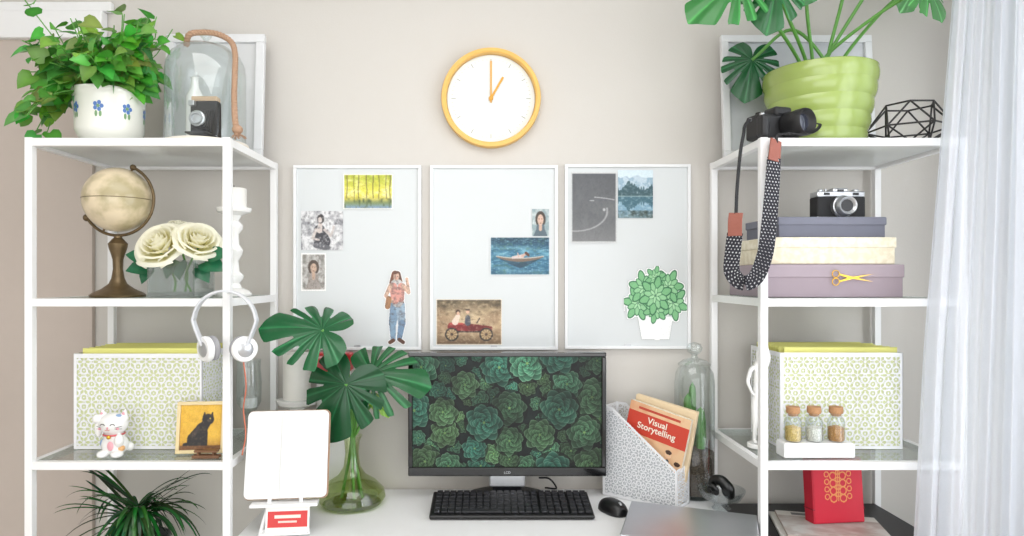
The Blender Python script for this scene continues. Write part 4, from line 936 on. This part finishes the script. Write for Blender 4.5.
mesh('blades',[(-.029,0,.008),(-.027,0,.011),(.060,-.0005,-.010),(.0,0,-.0015),(-.029,-.001,-.008),(-.027,-.001,-.011),(.060,-.0015,.010),(.0,-.001,.0015)],[(0,3,2,1),(4,5,6,7)],GOLD,sc_).modifiers.new('s','SOLIDIFY').thickness=.001
cg=grp('vintage_camera',(X(837,1.79),1.79,z+.0005)); retro(cg,S(48,1.78),S(30,1.78),.045,BLKM,.36)
# ---- vials on stand
cd=1.715
box('vial_stand',(X(815,cd),cd,T3+.0195),(S(70,cd),.05,.038),WHITE,bev=.003)
for i,(px,c) in enumerate([(793,(220,190,110)),(814,(226,224,216)),(836,(196,144,76))]):
    g=grp('corked_vial',(X(px,cd),cd,T3+.039)); r=.021
    lathe('glass',[(r*.8,.0005),(r,.004),(r,.050),(r*.9,.058),(r*.62,.064),(r*.62,.070),(r*.72,.073)],GLS,g,close=False)
    lathe('filling',[(.001,.002),(r*.8,.002),(r*.93,.006),(r*.93,.036),(.001,.042)],mat('vial_filling_%d'%i,c,rough=.6,bump=1,scale=400,c2=tuple(max(0,q-50) for q in c)),g)
    cyl('cork',r*.60,.020,mat('cork',(196,148,106),rough=.9,bump=.6,scale=200,var=.2),g,loc=(0,0,.066)); lathe('cork_cap',[(.001,.0735),(r*.78,.0735),(r*.82,.078),(r*.8,.090),(.001,.091)],MATS['cork'],g)
# ---- white statuette
g=grp('white_statuette',(.742,1.80,T3+.001)); g.scale=(.88,.88,1.0)
cyl('plinth',.032,.012,CERAM,g)
def skin(name,J,E,m,parent,sub=2):
    me=bpy.data.meshes.new(name); me.from_pydata([j[0] for j in J],E,[]); me.update(); o=link(bpy.data.objects.new(name,me),parent)
    s=o.modifiers.new('k','SKIN')
    for i,j in enumerate(J): me.skin_vertices[0].data[i].radius=(j[1],j[1]*(j[2] if len(j)>2 else 1))
    me.skin_vertices[0].data[0].use_root=True
    u=o.modifiers.new('u','SUBSURF'); u.levels=sub; u.render_levels=sub; me.materials.append(m); s.use_smooth_shade=True; return o
J=[((0,0,.14),.018,.8),((0,0,.17),.014,.8),((.002,0,.20),.017,.75),((.002,0,.222),.014,.7),((.003,-.002,.236),.007),((.004,-.004,.25),.013,1.1),((.004,-.004,.268),.010,1),
 ((-.010,0,.12),.013),((-.012,-.008,.07),.009),((-.011,0,.02),.006),((-.012,-.014,.016),.005),
 ((.011,0,.12),.013),((.016,-.004,.07),.009),((.014,.006,.02),.006),((.018,-.010,.016),.005),
 ((-.022,0,.214),.007),((-.034,-.004,.18),.006),((-.026,-.018,.152),.0045),((-.018,-.024,.145),.004),
 ((.024,0,.216),.007),((.036,0,.245),.006),((.024,-.006,.278),.0045),((.014,-.008,.285),.004)]
E=[(0,1),(1,2),(2,3),(3,4),(4,5),(5,6),(0,7),(7,8),(8,9),(9,10),(0,11),(11,12),(12,13),(13,14),(3,15),(15,16),(16,17),(17,18),(3,19),(19,20),(20,21),(21,22)]
skin('figure',J,E,CERAM,g)
# ---- bottom right
BTZ=.690
g=grp('black_storage_cabinet',((.700+1.203)/2,(FD+BD)/2,0))
box('body',(0,0,(T4+.003+BTZ)/2),(.475,.335,BTZ-T4-.004),mat('black_wood',(34,34,38),rough=.45),g,bev=.004)
box('drawer_front',(0,-.169,(T4+BTZ)/2),(.44,.004,.15),mat('black_wood_front',(44,44,48),rough=.5),g,bev=.001)
ball('knob',.010,SILV,g,(0,-.178,.60))
def f_mag(U,V):
    C=full(U,(206,204,200)); C=mixc(C,(fb(U,V,5,7)-.4)*2.5,(176,160,152)); put(C,(V>.8),(226,222,216)); put(C,(V>.84)&(V<.94)&(np.abs(U-.5)<.35),(120,116,120)); return C
g=grp('magazine_stack',(X(836,1.75),1.79,BTZ+.0005),(0,0,math.radians(-14)))
box('magazine_1',(0,0,.0045),(.27,.20,.008),mat('mag_pages',(216,212,206),rough=.5),g,bev=.001); box('magazine_2',(.01,-.003,.0125),(.26,.19,.007),mat('mag_pages2',(196,180,172),rough=.5),g,bev=.001)
raster('cover_print',.258,.188,120,90,f_mag,None,g,(.01,-.003,.0164),(math.radians(-90),0,0))
def f_red(U,V):
    C=full(U,(206,28,54)); C=mixc(C,(fb(U,V,4,2)-.5)*.6,(186,18,46)); G=(228,150,86)
    x=np.abs(U-.5)
    for i in range(4):
        y=.38+.12*i; r=np.hypot(x-.10,(V-y)*1.1); put(C,(np.abs(r-.065)<.011),G); r2=np.hypot(x-.0,(V-y-.06)*1.1); put(C,(np.abs(r2-.04)<.010),G); r3=np.hypot(x-.23,(V-y-.03)*1.1); put(C,(np.abs(r3-.045)<.009),G)
    put(C,(x<.006)&(V>.33)&(V<.9),G); return C
g=grp('red_gift_book',(X(840,1.80),1.80,BTZ+.0175),(math.radians(-5),0,math.radians(7)))
bw=S(55,1.8);bh=S(64,1.8)
box('cover',(0,.022,bh/2),(bw,.042,bh),mat('red_linen',(200,26,52),rough=.5),g,bev=.003)
box('lid_line',(0,.022,bh*.22),(bw+.002,.044,.003),mat('red_dark',(150,16,38)),g,bev=0)
raster('gold_pattern',bw-.008,bh-.008,110,120,f_red,None,g,(0,-.0005,bh/2))
# ------------------------------------------------------------ sheer curtain
m=bpy.data.materials.new('sheer_fabric'); m.use_nodes=True; nt=m.node_tree; N=nt.nodes; Lk=nt.links; N.remove(N['Principled BSDF'])
df=N.new('ShaderNodeBsdfDiffuse'); tl=N.new('ShaderNodeBsdfTranslucent'); tp=N.new('ShaderNodeBsdfTransparent')
no=N.new('ShaderNodeTexNoise'); no.inputs['Scale'].default_value=600; rp=N.new('ShaderNodeValToRGB'); rp.color_ramp.elements[0].color=(.82,.845,.90,1); rp.color_ramp.elements[1].color=(.90,.92,.96,1)
Lk.new(no.outputs['Fac'],rp.inputs['Fac']); Lk.new(rp.outputs[0],df.inputs[0]); Lk.new(rp.outputs[0],tl.inputs[0])
m1=N.new('ShaderNodeMixShader'); m1.inputs[0].default_value=.5; m2=N.new('ShaderNodeMixShader'); m2.inputs[0].default_value=.17
Lk.new(df.outputs[0],m1.inputs[1]); Lk.new(tl.outputs[0],m1.inputs[2]); Lk.new(m1.outputs[0],m2.inputs[1]); Lk.new(tp.outputs[0],m2.inputs[2]); Lk.new(m2.outputs[0],N['Material Output'].inputs['Surface'])
g=grp('sheer_curtain')
V=[];F=[];n=420;kz=40
for j in range(kz+1):
    z=.02+2.46*j/kz; x0=1.005+.105*(z/2.1)+.03*max(0,z-1.2)
    pth=crom([(x0,1.60,0),(1.20+.02*z,1.53,0),(1.31,1.38,0),(1.36,1.1,0),(1.38,.7,0),(1.38,.2,0)],30)
    for i in range(n+1):
        s=i/n*(len(pth)-1); a=int(min(s,len(pth)-2)); p=pth[a].lerp(pth[a+1],s-a); t=(pth[a+1]-pth[a]).normalized(); nn=Vector((-t.y,t.x,0))
        ph=i/n*2*math.pi*19+.6*math.sin(z*1.5+i*.02)+.9*math.sin(i*.045+z*.4); amp=.020*(.7+.4*math.sin(i*.07+z*1.2))
        off=amp*math.sin(ph)+.006*math.sin(2.3*ph+z*2)
        V.append((p.x+nn.x*off,p.y+nn.y*off,z))
for j in range(kz):
    for i in range(n): a=j*(n+1)+i; F.append((a,a+1,a+n+2,a+n+1))
mesh('fabric',V,F,m,g,smooth=True)
tube('curtain_rod',[(1.38,.1,2.51),(1.38,1.55,2.51)],.012,METW,smooth=False)
# ------------------------------------------------------------ lights, world, camera
wd=bpy.data.worlds.new('w'); sc.world=wd; wd.use_nodes=True
wd.node_tree.nodes['Background'].inputs[0].default_value=(.97,.985,1,1); wd.node_tree.nodes['Background'].inputs[1].default_value=1.42
def area(name,loc,rot,sx,sy,p,c=(1,1,1)):
    l=bpy.data.lights.new(name,'AREA'); l.shape='RECTANGLE'; l.size=sx; l.size_y=sy; l.energy=p; l.color=c
    o=bpy.data.objects.new(name,l); o.location=loc; o.rotation_euler=rot; sc.collection.objects.link(o); return o
area('window_daylight',(1.43,.70,1.45),(0,math.radians(90),0),1.7,1.4,36,(1,1,1))
area('overhead_fill',(-.2,.6,2.55),(0,0,0),1.6,1.2,18,(1,.985,.965))  # added fill from above, stands for no known fixture
area('rear_fill',(-.2,-1.6,1.5),(math.radians(90),0,0),3.0,1.8,30,(1,.995,.98))  # broad soft fill added behind the camera to brighten the room
cam=bpy.data.cameras.new('camera'); cam.sensor_width=36; cam.lens=36*FPX/1024; cam.shift_x=(512-CX)/1024; cam.shift_y=(HY-268)/1024; cam.clip_start=.05
co=bpy.data.objects.new('camera',cam); co.location=(0,0,EYE); co.rotation_euler=(math.pi/2,0,0); sc.collection.objects.link(co); sc.camera=co
sc.view_settings.view_transform='Standard'
